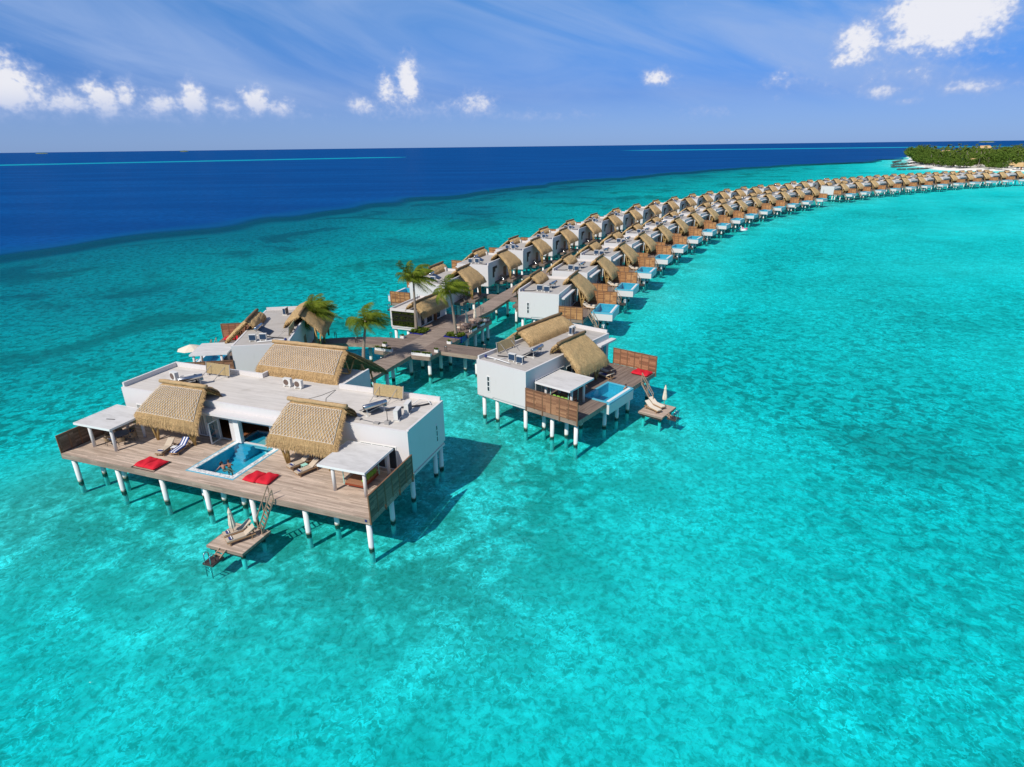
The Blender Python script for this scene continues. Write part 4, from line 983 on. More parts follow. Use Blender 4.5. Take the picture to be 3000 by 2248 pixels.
# ------------------------------------------------------------------ suites beside the junction and row villas
def lagoon_villa(kind, label):
    suite = kind == 'suite'
    t = thing('pool_villa', label, 'villa', (0, 0, 0), 0, 'white thatched villas on stilts')
    Y1 = 20.2 if suite else 14.0; X1 = 7.6 if suite else 4.7; D0, D1 = 2.4, 2.97
    w = MB()
    wall_grid(w, 'y', 0, .25, -8, 0, 2.75, 7.45, [(-6.3, -5.78, 3.4, 5.55)])
    wall_grid(w, 'x', -.25, .25, .25, Y1, 2.75, 7.45, [(2.0, 8.4, 3.0, 5.8), (9.0, 13., 3., 5.5)] + ([(14.4, 19.6, 3.0, 5.9)] if suite else []))
    wall_grid(w, 'x', -8, .25, .25, Y1, 2.75, 7.9, [(9.2, 11.2, 3.0, 5.6)])
    w.box(-7.75, -.25, Y1 - .25, Y1, 2.75, 7.9); w.build('wall', 'white', t)
    r = MB(); r.box(-7.75, -.25, .25, Y1 - .25, 7.1, 7.4); r.build('flat_roof', 'roof_grey', t)
    b = MB(); b.box(-7.85, -.12, .12, Y1 - .1, 2.4, 2.75); b.box(-8.0, -5.4, .0, .12, 2.55, 2.75); b.build('base_slab', 'white', t)
    n = MB(); n.box(-7.75, -.25, .25, Y1 - .25, 2.76, 2.95); n.build('floor', 'door', t)
    n = MB(); n.box(-4.1, -3.9, .3, Y1 - .3, 2.97, 7.05); n.build('inner_wall', 'curtain', t)
    window(t, 'y', 0, -6.3, -5.78, 3.4, 5.55, 3, True, out=-1)
    window(t, 'x', 0, 2.0, 8.4, 3.0, 5.8, 5, out=1, glass='curtain'); window(t, 'x', 0, 9.0, 13., 3.0, 5.5, 3, out=1)
    o = MB(); o.box(-7.98, -7.9, 9.2, 11.2, 3.0, 5.6); d_ = o.build('door', 'door', t)
    o = MB(); o.bar((-8.03, 10.1, 4.0), (-8.03, 10.1, 4.5), .05, .05); o.build('handle', 'metal', d_)
    cy0, cy1 = (16.6, 20.9) if suite else (.9, 8.8)
    if suite: window(t, 'x', 0, 14.4, 19.6, 3.0, 5.9, 4, out=1, glass='blue_glass')
    c = MB(); c.box(.0, .85, cy0, cy1, 6.35, 6.6); c.build('canopy', 'white', t)
    # deck
    d = MB(); py0, py1 = (6.7, 13.1) if suite else (6.0, 13.1); px0, px1 = (4.1, 8.0) if suite else (4.9, 9.0)
    if suite:
        d.box(0, X1, 0, py0, D0, D1); d.box(0, px0, py0, py1, D0, D1); d.box(0, X1, py1, Y1, D0, D1)
    else:
        d.box(0, X1, 0, 12.9, D0, D1); d.box(X1, 7.9, 13.12, 14.2, D0, D1); d.box(0, X1, 12.9, 14.0, D0, D1)
    dk = d.build('deck', 'deck_brown', t)
    f = MB(); f.box(0, X1, -.06, 0, D0 - .02, D1 - .03)
    if suite: f.box(X1, X1 + .06, -.06, py0, D0 - .02, D1 + .02); f.box(X1, X1 + .06, py1, Y1 + .06, D0 - .02, D1 + .02); f.box(0, X1, Y1, Y1 + .06, D0 - .02, D1 - .03)
    else: f.box(X1, X1 + .06, -.06, 6.0, D0 - .02, D1 + .02)
    f.build('deck_fascia', 'fascia_wood', dk)
    pool(t, px0, px1, py0, py1, 3.08, 1.5)
    if suite:
        screen(t, (.1, -.1), (7.6, -.1), 3.0, 5.35, 'screen_red', side=1, low=2.35)
        screen(t, (.9, 20.3), (7.7, 20.3), 2.98, 5.3, 'screen_red', low=2.35)
        px = 1.2 if FLIP else 0.
        pavilion(t, .3 + px, 5.4 + px, 1.6 + px * .6, 7.0 + px * .6, 5.75, [(1.2 + px, 2.6), (5.0 + px, 2.6), (1.2 + px, 5.4), (5.0 + px, 5.4)])
        thatch_roof(t, (-.4, 7.7, 8.75), (-.4, 13.9, 8.75), [((3.3, 7.1, 5.5), (3.3, 14.7, 5.5), .5), ((-1.5, 7.4, 7.75), (-1.5, 14.2, 7.75), .25)], 'thatch', 'ridge', 750, 4)
        thatch_roof(t, (-8.0, 8.9, 9.0), (-8.0, 19.3, 9.0), [((-5.4, 8.3, 7.65), (-5.4, 19.5, 7.65), .45), ((-11.3, 7.7, 6.0), (-11.3, 20.2, 6.0), .35)], 'thatch', 'ridge', 750, 5)
        bamboo_legs(t, (2.3, 9.0), [(2.8, 8.2, 5.6), (2.2, 9.4, 6.0), (1.4, 8.6, 6.6)]); bamboo_legs(t, (2.3, 12.9), [(2.8, 13.6, 5.6), (2.1, 12.5, 6.1), (1.5, 13.2, 6.6)])
        for y in (9.6, 14, 18.4): bamboo_legs(t, (-10.2, y), [(-10.7, y - .6, 6.2), (-9.6, y + .4, 7.2)])
        stairs(t, (7.75, 15.9, 2.95), (9.3, 16.6, .02), 1.0, 9)
        for x, y in ((7.1, 7.3), (7.1, 10.5), (7.1, 13.5), (6.95, 19.6), (4.6, 5.7), (4.6, 2.3), (1.1, 2.4), (3.5, .75), (6.95, .75), (-7.5, .75), (-5.2, .7), (-.6, .75), (-.6, 7), (-.6, 13), (-.6, 19.6), (-7.4, 7), (-7.4, 13), (-7.4, 19.6), (3.5, 19.6), (3.2, 14.5)): post(t, x, y, 1.55 if 4.2 < x < 8 and 6.9 < y < 13.1 else 2.42)
        z = 7.4
        ac_unit(t, -3.9, 2.3, z, R(185)); ac_unit(t, -2.5, 2.1, z, R(185)); ac_unit(t, -4.1, 16.6, z, R(100), 1.2)
        water_heater(t, -2.5, 5.8, z, R(95)); bamboo_screen(t, -7.2, 5.2, z, 3.7, 1.3, R(90), .2)
        pipes(t, [(-7.3, 1.0, z + .3), (-6.3, 1.3, z + .22), (-4.9, 1.2, z + .2), (-3.3, 1.0, z + .2)], .07, 'pipe'); pipes(t, [(-6.6, 2.6, z + .1), (-5.0, 3.2, z + .1), (-3.2, 4.4, z + .15)], .08)
        pipes(t, [(-6.0, 1.1, z + .05), (-5.2, 2.6, z + .05)], .06, 'pipe')
        o = MB(); o.ell((-7.25, 1.0, z + .35), (.2, .2, .22)); o.build('pump', 'navy', t)
    else:
        screen(t, (.08, -.1), (4.6, -.1), 3.05, 5.3, 'screen_orange', low=2.35); screen(t, (.4, 13.4), (8.3, 13.4), 2.98, 5.5, 'screen_orange')
        thatch_roof(t, (-.25, 8.6, 8.7), (-.25, 14.9, 8.7), [((3.75, 7.7, 4.95), (3.75, 16.1, 4.95), .45), ((-1.55, 8.2, 7.45), (-1.55, 15.1, 7.45), .25)], 'thatch', 'ridge', 420, 6)
        thatch_roof(t, (-7.7, 6.7, 9.0), (-7.7, 12.8, 9.0), [((-5.85, 6.4, 7.5), (-5.85, 12.8, 7.5), .4), ((-11.3, 5.6, 5.8), (-11.3, 13.9, 5.8), .4)], 'thatch', 'ridge', 420, 7)
        bamboo_legs(t, (2.4, 8.7), [(2.9, 8.3, 5.6), (2.3, 9.0, 6.2), (1.5, 8.6, 7.0)]); bamboo_legs(t, (2.4, 12.6), [(2.9, 13.2, 5.6), (2.2, 12.2, 6.2)])
        o = MB(); o.bar((2.0, 8.5, 4.9), (3.9, 8.5, 5.15), .12, .12); o.build('tie_beam', 'bamboo', t)
        for y in (7.6, 11.8): bamboo_legs(t, (-10.6, y), [(-11.0, y - .5, 6.1), (-10.2, y + .4, 6.7), (-9.6, y, 7.2)])
        stairs(t, (4.85, 4.4, 2.95), (6.6, 4.1, .35), 1.0, 9)
        o = MB(); o.box(6.4, 7.9, 3.4, 4.8, .1, .32); o.build('swim_step', 'darkwood', t); swim_ladder(t, 8.0, 4.1, .32)
        # arrival deck on the boardwalk side
        e = MB(); e.box(-10.0, -8.02, 4.0, 14.0, D0, D1 - .02); e.box(-11.6, -10.0, 6.6, 13.4, D0, D1); e.box(-14.2, -11.6, 11.4, 13.4, D0, D1 - .03); e.build('arrival_deck', 'deck_brown_x', t)
        for x, y in ((7.0, 7.3), (7.0, 11.8), (5.4, 12.4), (5.4, 7.3), (4.0, 1.0), (.8, 1.0), (-7.4, .8), (-5.0, .8), (-.7, .8), (-7.4, 7), (-.7, 13), (-7.4, 13), (-11.0, 7.2), (-11.0, 12.6), (-12.8, 12.4)): post(t, x, y, 1.55 if x > 5 else 2.42)
        o = MB(); o.box(-8.045, -8.0, 2.7, 5.3, 6.0, 6.6); o.box(-8.045, -8.0, 2.7, 3.6, 4.1, 6.0); o.box(-8.045, -8.0, 3.6, 4.2, 5.3, 6.0); o.build('dark_slot_window', 'black', t)
        z = 7.4
        ac_unit(t, -4.4, 2.1, z, R(188), 1.15); ac_unit(t, -2.85, 1.6, z, R(185), 1.1); water_heater(t, -2.6, 5.1, z, R(80))
        pipes(t, [(-7.0, .9, z + .15), (-5.6, 1.5, z + .1), (-4.6, 3.0, z + .1), (-3.2, 4.2, z + .15)], .06); o = MB(); o.ell((-7.2, .9, z + .2), (.16, .16, .16)); o.build('pump', 'navy', t)
        o = MB(); o.box(-1.9, -1.5, 13.2, 13.7, z, z + .8); o.build('vent_cowl', 'unit', t)
    return t
F2 = Frame((1.69, 67.99), -38.6)
V2 = lagoon_villa('suite', 'white villa right of the junction with red slatted screens, square pavilion and raised pool')
V2.location = F2.p(0, 0); V2.rotation_euler = (0, 0, R(F2.yaw))
FLIP = True
F3 = Frame((-39.33, 79.74), 7.7)
V3 = lagoon_villa('suite', 'white villa left of the junction, half hidden behind the big front villa')
V3.location = F3.p(0, 0); V3.rotation_euler = (0, 0, R(F3.yaw))
LP = lagoon_villa('row', 'x')
FLIP = False
RP = lagoon_villa('row', 'x')
ORD = 'first second third fourth fifth sixth seventh eighth ninth tenth eleventh twelfth thirteenth fourteenth fifteenth sixteenth'.split()
def path(P, n):
    x, y, t0, t1, t2, s = P; out = []
    for i in range(n):
        out.append((x, y, t0 + t1 * i + t2 * i * i)); a = R(t0 + t1 * (i + .5) + t2 * (i + .5) ** 2)
        x += s * math.cos(a); y += s * math.sin(a)
    return out
SEG1 = path((8.89, 108.49, 69.71, -1.68, -.01, 21.26), 16); SEG2 = path((202.34, 389.5, 42.24, -2.15, .04, 22.9), 12)
FAR = ('ac_unit', 'pipe', 'pump', 'vent_cowl', 'tie_beam', 'handle', 'swim_ladder', 'swim_step', 'bamboo_rafters', 'valve_box', 'inner_wall', 'floor')
used = {'R': False, 'L': False}
def row_villa(side, fr, label, far, group):
    proto = RP if side == 'R' else LP
    loc = fr.p(0, 0) if side == 'R' else fr.p(-32.0, 1.2)
    if not used[side]:
        used[side] = True; proto.location = loc; proto.rotation_euler = (0, 0, R(fr.yaw)); proto['label'] = label; proto['group'] = group; return proto
    return copy_thing(proto, label, loc, R(fr.yaw), group, FAR if far else ())
for seg, where, grp in ((SEG1, 'nearer straight stretch', 'villas of the nearer rows'), (SEG2, 'far curving stretch towards the island', 'villas of the far rows')):
    for i, (x, y, h) in enumerate(seg):
        fr = Frame((x, y), h - 90); far = i > 6 or seg is SEG2
        if not (seg is SEG1 and i == 15):
            lab = f'lagoon-side white thatched villa with raised pool, {ORD[i]} along the {where}'
            if seg is SEG2 and i == 0: lab = 'lagoon-side white villa with its end wall bare at the gap before the far row'
            row_villa('R', fr, lab, far, grp)
        row_villa('L', fr, f'reef-side white thatched villa, {ORD[i]} along the {where}', far, grp)
for c in list(LP.children):
    if c.name.split('.')[0] == 'dark_slot_window': bpy.data.objects.remove(c)

# ------------------------------------------------------------------ boardwalk
JO, JY = (-17.37, 88.78), -22.3
J = Frame(JO, JY)
def boardwalk():
    root = bpy.data.objects.new('boardwalk', None); col.objects.link(root); struct(root)
    root.location = J.p(0, 0); root.rotation_euler = (0, 0, R(JY))
    Z0, Z1 = 2.42, 2.95; hw = 1.85
    # centre line in J coordinates: straight from the front villa, then along both villa rows
    def toJ(x, y):
        dx, dy = x - JO[0], y - JO[1]; c, s_ = math.cos(R(JY)), math.sin(R(JY)); return (dx * c + dy * s_, -dx * s_ + dy * c)
    pts = [(0, y) for y in (-13.5, -7, 0, 7, 14, 21)]
    for seg in (SEG1, SEG2):
        for x, y, h in seg:
            a = R(h - 90)
            for yy in (2., 12.):
                pts.append(toJ(x + math.cos(a) * -16.0 - math.sin(a) * yy, y + math.sin(a) * -16.0 + math.cos(a) * yy))
    pts = [p for i, p in enumerate(pts) if i < 6 or p[1] > 24]
    b = MB(); n = len(pts); L = []; Rr = []
    for i, p in enumerate(pts):
        q0, q1 = pts[max(0, i - 1)], pts[min(n - 1, i + 1)]; d = Vector((q1[0] - q0[0], q1[1] - q0[1])).normalized(); nn = Vector((-d.y, d.x))
        L.append((p[0] + nn.x * hw, p[1] + nn.y * hw)); Rr.append((p[0] - nn.x * hw, p[1] - nn.y * hw))
    vs = []
    for l, r in zip(L, Rr): vs += [(*l, Z1), (*r, Z1), (*r, Z0), (*l, Z0)]
    fs = []
    for i in range(n - 1):
        a, c = 4 * i, 4 * i + 4
        fs += [(a, a + 1, c + 1, c), (a + 1, a + 2, c + 2, c + 1), (a + 2, a + 3, c + 3, c + 2), (a + 3, a, c, c + 3)]
    fs += [(0, 3, 2, 1), (4 * n - 4, 4 * n - 3, 4 * n - 2, 4 * n - 1)]
    b.add(vs, fs); b.build('main_walk', 'walk_wood', root)
    # side bays and branches
    e = hw + .004; z1 = Z1 - .004
    m = MB()
    m.prism([(e, -.1), (5.05, .15), (5.25, 3.25), (11.3, 3.15), (15.5, 3.9), (16.3, 8.0), (12.9, 6.9), (4.9, 7.0), (5.2, 10.3), (e, 10.3)], Z0, z1)
    m.prism([(e, 10.304), (5.3, 10.304), (5.3, 12.4), (e, 12.4)], Z0, z1 - .1)
    m.prism([(e, 12.404), (5.65, 12.404), (5.65, 22.3), (e + .02, 23.6)], Z0, z1)
    o = m.build('side_terrace', 'deck_brown_x', root)
    m = MB()
    m.prism([(-e, -.1), (-4.95, .1), (-4.95, 2.85), (-7.0, 2.75), (-10.8, 1.9), (-14.7, .1), (-17.6, -2.2), (-19.6, 1.0), (-15.9, 2.9), (-12.2, 5.2), (-8.3, 6.45), (-4.6, 7.1), (-4.5, 10.4), (-4.5, 24.), (-e, 24.)][::-1], Z0, z1)
    m.build('side_terrace', 'deck_brown_x', root)
    # pale edge boards
    f = MB(); t = .07
    for poly in ([(e, -.1), (5.05, .15), (5.25, 3.25), (11.3, 3.15), (15.5, 3.9)], [(12.9, 6.9), (4.9, 7.0), (5.2, 10.3)], [(5.65, 12.4), (5.65, 22.3), (2.1, 23.6)],
                 [(-4.95, .1), (-e, -.1)], [(-4.95, 2.85), (-4.95, .1)], [(-17.6, -2.2), (-14.7, .1), (-10.8, 1.9), (-7.0, 2.75), (-4.95, 2.85)]):
        for p, q in zip(poly, poly[1:]):
            d = Vector((q[0] - p[0], q[1] - p[1])).normalized(); nn = Vector((d.y, -d.x)) * (t / 2 + .012)
            f.bar((p[0] + nn.x, p[1] + nn.y, (Z0 + Z1) / 2 - .01), (q[0] + nn.x, q[1] + nn.y, (Z0 + Z1) / 2 - .01), t, Z1 - Z0 + .06)
    for side, s_ in ((L, 1), (Rr, -1)):
        for p, q in zip(side[1:], side[2:]):
            f.bar((p[0], p[1], (Z0 + Z1) / 2), (q[0], q[1], (Z0 + Z1) / 2), .09, Z1 - Z0 - .02) if p[1] > 24 else None
    for y0, y1, x in ((-13.5, -.15, e), (-13.5, -.15, -e)): f.bar((x, y0, (Z0 + Z1) / 2), (x, y1, (Z0 + Z1) / 2), .08, Z1 - Z0 + .03)
    f.build('edge_board', 'fascia_wood', root)
    ps = [(.8, 1.4), (4.15, 1.5), (4.4, 4.7), (8.15, 6.0), (1.0, 4.6), (4.6, 7.6), (-.5, -1.9), (4.65, 17.2), (4.72, 20.2), (4.8, 22.4), (4.6, 13.6), (3.1, 17.2), (11.0, 4.4), (-4.2, .9), (-4.3, 4.5), (-9.0, 4.5), (-13.5, 2.2), (1.2, -6), (-1.2, -6), (1.2, -11), (-1.2, -11), (1.3, 10), (-1.3, 10)]
    for x, y in ps: post(root, x, y, 2.42, .28)
    for i, p in enumerate(pts):
        if i > 6 and i < 46: post(root, p[0] + 1.3, p[1], 2.42, .26); post(root, p[0] - 1.3, p[1], 2.42, .26)
    return root
boardwalk()

# ------------------------------------------------------------------ reception pavilion
def reception():
    t = thing('reception_pavilion', 'small white flat roofed pavilion with a planted green end wall and thatched porch', 'pavilion', J.p(0, 0), R(JY))
    x0, x1, y0, y1 = -10.3, -4.7, 13.3, 23.8
    w = MB(); wall_grid(w, 'y', y0, .2, x0, x1, 2.75, 6.2, [(x0 + .3, x1 - .1, 3.0, 5.75)])
    wall_grid(w, 'x', x1 - .25, .25, y0 + .2, y1, 2.75, 6.1, [(14.3, 15.7, 3.0, 5.4), (16.4, 18.6, 3.0, 5.4), (19.4, 21.6, 3.0, 5.4)])
    w.box(x0, x0 + .2, y0 + .2, y1, 2.75, 6.2); w.box(x0 + .2, x1 - .25, y1 - .2, y1, 2.75, 6.2); w.build('wall', 'white', t)
    r = MB(); r.box(x0 + .2, x1 - .25, y0 + .2, y1 - .2, 5.6, 5.9); r.build('flat_roof', 'roof', t)
    b = MB(); b.box(x0 + .1, x1 - .1, y0 + .1, y1, 2.35, 2.75); b.build('base_slab', 'white', t)
    gw = MB(); gx0, gx1 = x0 + .32, x1 - .12
    gw.box(gx0, gx1, y0 + .08, y0 + .18, 3.0, 5.75)
    for i in range(13): gw.box(gx0, gx1, y0 + .0, y0 + .08, 3.06 + i * .21, 3.13 + i * .21)
    g = gw.build('green_wall', 'moss', t)
    lf = MB(); rnd = random.Random(4)
    for k in range(2000):
        row = rnd.choice((0, 0, 1, 1, 2, 3, 3, 4, 6, 7, 8, 11, 12, 12)); x = rnd.uniform(gx0, gx1); z = 3.15 + row * .21
        if 4 <= row <= 9 and rnd.random() < .6: continue
        d = Vector((rnd.uniform(-.6, .6), -1, rnd.uniform(-.5, .8))).normalized() * rnd.uniform(.1, .22); p = Vector((x, y0 + .02, z)); s_ = Vector((rnd.uniform(.04, .08), 0, rnd.uniform(-.03, .03)))
        lf.add([p, p + d * .6 - s_, p + d, p + d * .6 + s_], [(0, 1, 2, 3)])
    lf.build('wall_plants', 'shrub_leaf', g)
    for a, c in ((14.3, 15.7), (16.4, 18.6), (19.4, 21.6)): window(t, 'x', x1, a, c, 3.0, 5.4, 1, out=1)
    thatch_roof(t, (-5.5, 13.6, 7.15), (-5.3, 22.2, 7.15), [((-3.45, 13.1, 5.35), (-3.2, 22.4, 5.35), .55), ((-7.0, 13.4, 6.3), (-7.0, 22.4, 6.3), .25)], 'thatch', 'ridge', 650, 8)
    o = MB(); o.box(-4.62, -4.2, 19.0, 19.5, 2.97, 4.7); o.build('sign_board', 'door', t)
    for x, y in ((-9.8, 14), (-9.8, 18.5), (-9.8, 23), (-7.2, 14), (-5.3, 18), (-5.3, 23)): post(t, x, y, 2.4, .28)
    o = MB(); o.tube([(-9.4, 21.5, 5.9), (-9.4, 21.5, 7.0)], .04, 6); o.tube([(-9.4, 21.5, 6.5), (-9.0, 21.5, 6.5)], .03, 6); o.build('roof_mast', 'steel_dark', t)
reception()

# ------------------------------------------------------------------ palms
WIND = Vector((.83, .30, -.05))
def palm(name, label, base, top, cr, nf=20, seed=0, group='coconut palms by the boardwalk', wind=1.):
    rnd = random.Random(seed); b0, t0 = Vector(base), Vector(top)
    t = thing(name, label, 'palm tree', b0, 0, group)
    h = t0 - b0; tb = MB(); K = 10
    pts = [Vector((h.x * (k / K) ** 1.6, h.y * (k / K) ** 1.6, h.z * k / K)) for k in range(K + 1)]
    tb.tube(pts, [.26 - .13 * min(1, k / K * 1.15) + (.08 if k == 0 else 0) for k in range(K + 1)], 9); tk = tb.build('trunk', 'trunk', t, 1., smooth=True)
    f = MB(); st = MB(); c = pts[-1]
    st.tube([c - Vector((0, 0, .5)), c + Vector((0, 0, .1)), c + Vector((.05, .03, .7))], [.15, .2, .06], 8)
    for i in range(nf):
        az = 2 * math.pi * (i / nf) + rnd.uniform(-.25, .25); el = rnd.choice((1.25, .95, .6, .3)) + rnd.uniform(-.15, .15)
        d = Vector((math.cos(az) * math.cos(el), math.sin(az) * math.cos(el), math.sin(el))); L = cr * rnd.uniform(.85, 1.1)
        p = Vector(c); N = 13; sag = rnd.uniform(.8, 1.15); step = L / N; prev = None; rach = []
        for k in range(N + 1):
            rach.append((Vector(p), Vector(d)))
            p = p + d * step
            d = (d + Vector((0, 0, -.125 * sag)) + WIND * (.19 * wind * (k + 1) / N * 1.6)).normalized()
        f.tube([q[0] for q in rach], [.035 * (1 - k / (N + 1)) + .006 for k in range(N + 1)], 4, False)
        for k in range(1, N + 1):
            p, d = rach[k]; s_ = d.cross(Vector((0, 0, 1))); s_.normalize() if s_.length > .05 else None
            for sub in range(3):
                pp = lerp(rach[k - 1][0], p, (sub + 1) / 3); tt = (k - 1 + (sub + 1) / 3) / N
                ll = cr * .27 * math.sin(math.pi * min(1, .18 + tt * .78)) ** .7 + .1
                for sg in (-1, 1):
                    lf = (s_ * sg * .85 + d * .75 + Vector((0, 0, -.45 + rnd.uniform(-.25, .2))) + WIND * .5 * wind).normalized()
                    w = d * .035 * (cr / 3.2); m_ = pp + lf * ll * .55; e = pp + lf * ll + Vector((0, 0, -.3 * ll)) + WIND * .12 * wind
                    f.add([pp - w, pp + w, m_ + w * .9, m_ - w * .9, e], [(0, 1, 2, 3), (3, 2, 4)])
    f.build('crown', 'palm_leaf', t, 1.); st.build('crown_shaft', 'tan', tk, 1., smooth=True)
    n = MB()
    for k in range(5):
        a = rnd.uniform(0, 6.28); n.ell((c.x + .28 * math.cos(a), c.y + .28 * math.sin(a), c.z - .15), (.13, .13, .16), 8, 6)
    n.build('coconuts', 'batten', t, 1., smooth=True)
    return t
def jz(x, y, z): return Vector(J.p(x, y, z))
palm('palm_tree', 'tall wind-swept palm rising from the blue planting bed beside the green-walled pavilion', jz(-4.0, 11.6, 3), jz(-4.1, 11.9, 12.0), 3.6, 24, 1)
palm('palm_tree', 'palm with a slender trunk in the blue bed beside the folded parasols', jz(3.9, 11.3, 3), jz(3.3, 11.0, 10.7), 3.3, 20, 2)
palm('palm_tree', 'palm leaning over the walkway behind the peak of the big front thatch roof', jz(-2.6, -6.2, 2.6), jz(-2.6, -4.6, 9.0), 3.3, 21, 3)
palm('palm_tree', 'palm swaying in front of the thatch of the villa left of the junction', jz(-14.9, -1.8, 2.6), jz(-15.3, -.5, 8.1), 3.4, 23, 4)

# ------------------------------------------------------------------ things on the boardwalk
def jloc(x, y, z=2.95): return J.p(x, y, z)
jr = R(JY)
def bed(label, poly, rim):
    t = thing('planting_bed', label, 'planting bed', J.p(0, 0), jr, 'blue tiled planting beds')
    b = MB(); n = len(poly); cx = sum(p[0] for p in poly) / n; cy = sum(p[1] for p in poly) / n
    for p, q in zip(poly, poly[1:] + poly[:1]): b.bar((*p, rim[0] / 2 + rim[1] / 2), (*q, rim[0] / 2 + rim[1] / 2), .14, rim[1] - rim[0])
    b.build('tiled_rim', 'bluetile', t)
    s_ = MB(); s_.prism([(lerp(p[0], cx, .03), lerp(p[1], cy, .03)) for p in poly], rim[0] + .02, rim[1] - .1); s_.build('soil', 'soil', t)
    pts = []
    while len(pts) < 95:
        u, v = random.random(), random.random(); a = lerp(Vector(poly[0]), Vector(poly[1]), u); c = lerp(Vector(poly[3]), Vector(poly[2]), u); p = lerp(a, c, .06 + .88 * v)
        pts.append((p.x * S, p.y * S, (rim[1] - .1) * S))
    shrub(t, pts, .5)
bed('blue tiled bed of leafy shrubs under the tallest palm', [(-4.45, 10.1), (-2.0, 10.1), (-2.0, 13.0), (-4.45, 13.0)], (2.9, 3.14))
bed('blue tiled bed of shrubs on the right terrace below the folded parasols', [(2.1, 10.35), (5.4, 10.35), (5.4, 12.35), (2.1, 12.35)], (2.2, 3.16))
for lab, x, y, rz, lx in (('long white planter on the right bay, left of its pair', 2.6, .42, .05, 1.35), ('long white planter on the right bay, right of its pair', 4.25, .5, .05, 1.35), ('small white planter at the corner of the right bay above the stilts', 4.85, 2.75, .1, .5),
                          ('small white planter beside the tall palm at the start of the left walk', -4.25, 7.35, 0, .6), ('small white planter at the edge of the right terrace below the shrub bed', 4.75, 7.3, 0, .6), ('long white planter on the left bay, left of its pair', -4.2, .45, -.05, 1.3),
                          ('long white planter on the left bay, right of its pair', -2.6, .4, -.05, 1.3), ('small white planter where the left walk meets the bay', -4.6, 2.5, 0, .55), ('long white planter beside the nearer folded parasol', 5.3, 15.2, R(84), 1.5), ('long white planter beside the farther folded parasol', 5.3, 18.6, R(84), 1.5), ('white planter at the far corner of the parasol terrace', 4.6, 22.0, R(30), 1.2)):
    planter(lab, jloc(x, y), jr + rz, lx, .42, .36, 90 if lx > 1 else 45, .34)
closed_umbrella('folded cream parasol on the terrace, the one nearer the shrub bed', jloc(3.5, 16.3), 2.7)
closed_umbrella('folded cream parasol on the terrace, the one farther from the shrub bed', jloc(3.6, 19.6), 3.0)
cp = chair_proto('x', 'cream', 'sandstone', 'pale wooden armchairs on the parasol terrace', True)
for i, (lab, x, y, a) in enumerate((('pale wooden armchair nearest the shrub bed', 2.75, 14.5, 20), ('pale wooden armchair left of the nearer parasol', 2.6, 16.6, 80), ('pale wooden armchair between the two parasols', 3.0, 18.0, 150), ('pale wooden armchair left of the farther parasol', 2.7, 19.9, 95), ('pale wooden armchair right of the farther parasol', 4.7, 20.0, -80), ('pale wooden armchair right of the nearer parasol', 4.6, 16.8, -85))):
    place(cp, i > 0, lab, jloc(x, y), jr + R(a))
def side_table(label, loc, rz, s_=.5, h=.45, mat='frame', grp='low tables'):
    t = thing('side_table', label, 'table', loc, rz, grp)
    b = MB(); b.box(-s_ / 2, s_ / 2, -s_ / 2, s_ / 2, h - .04, h); b.build('tabletop', mat, t, 1.)
    for sx in (-1, 1):
        for sy in (-1, 1): l = MB(); l.box(sx * s_ * .42 - .02, sx * s_ * .42 + .02, sy * s_ * .42 - .02, sy * s_ * .42 + .02, 0, h - .04); l.build('leg', mat, t, 1.)
side_table('square pale table under the nearer folded parasol', jloc(3.55, 15.5), jr, .7, .7, 'sandstone', 'pale tables on the parasol terrace')
side_table('square pale table under the farther folded parasol', jloc(3.7, 18.9), jr, .7, .7, 'sandstone', 'pale tables on the parasol terrace')
def bollard(label, x, y):
    t = thing('bollard_light', label, 'bollard light', jloc(x, y), jr, 'dark frame bollard lights on the boardwalk')
    b = MB(); b.box(-.16, -.11, -.04, .04, 0, .75); b.box(.11, .16, -.04, .04, 0, .75); b.box(-.16, .16, -.04, .04, .75, .8); b.build('frame', 'steel_dark', t, 1.)
    l = MB(); l.box(-.1, .1, -.03, .03, .7, .745); l.build('lens', 'frame', t, 1.)
for lab, x, y in (('dark frame bollard on the near edge of the walk to the right villa', 6.2, 3.35), ('dark frame bollard on the far edge of the left walk by the small planter', -6.2, 6.9), ('dark frame bollard on the near edge of the left walk', -10.1, 2.4), ('dark frame bollard on the far edge of the left walk beside the thatch', -15.0, 3.4),
                  ('dark frame bollard at the edge of the right terrace near the small planter', 5.0, 9.2), ('dark frame bollard at the corner of the parasol terrace', 5.45, 14.1), ('dark frame bollard between the two terrace planters', 5.5, 17.3), ('dark frame bollard at the far corner of the parasol terrace', 5.5, 21.2), ('dark frame bollard on the main walk, right edge past the terrace', 1.7, 27.2), ('dark frame bollard on the main walk, left edge past the pavilion', -1.6, 24.8), ('dark frame bollard on the far edge of the walk to the right villa', 11.5, 6.4)):
    bollard(lab, x, y)
def light_string():
    t = thing('festoon_poles', 'two thin dark poles with a cable strung over the parasol terrace', 'cable poles', J.p(0, 0), jr)
    P = [(3.3, 14.2, 5.2), (3.7, 22.0, 5.6), (-1.2, 21.6, 5.2)]
    for x, y, z in P: b = MB(); b.tube([(x, y, 2.95), (x, y, z)], .05, 6); b.build('pole', 'steel_dark', t)
    b = MB()
    for p, q in ((P[0], P[2]), (P[1], P[2])):
        b.tube([(lerp(p[0], q[0], k / 8), lerp(p[1], q[1], k / 8), lerp(p[2], q[2], k / 8) - .6 * math.sin(math.pi * k / 8)) for k in range(9)], .018, 4)
    b.build('cable', 'steel_dark', t)
light_string()

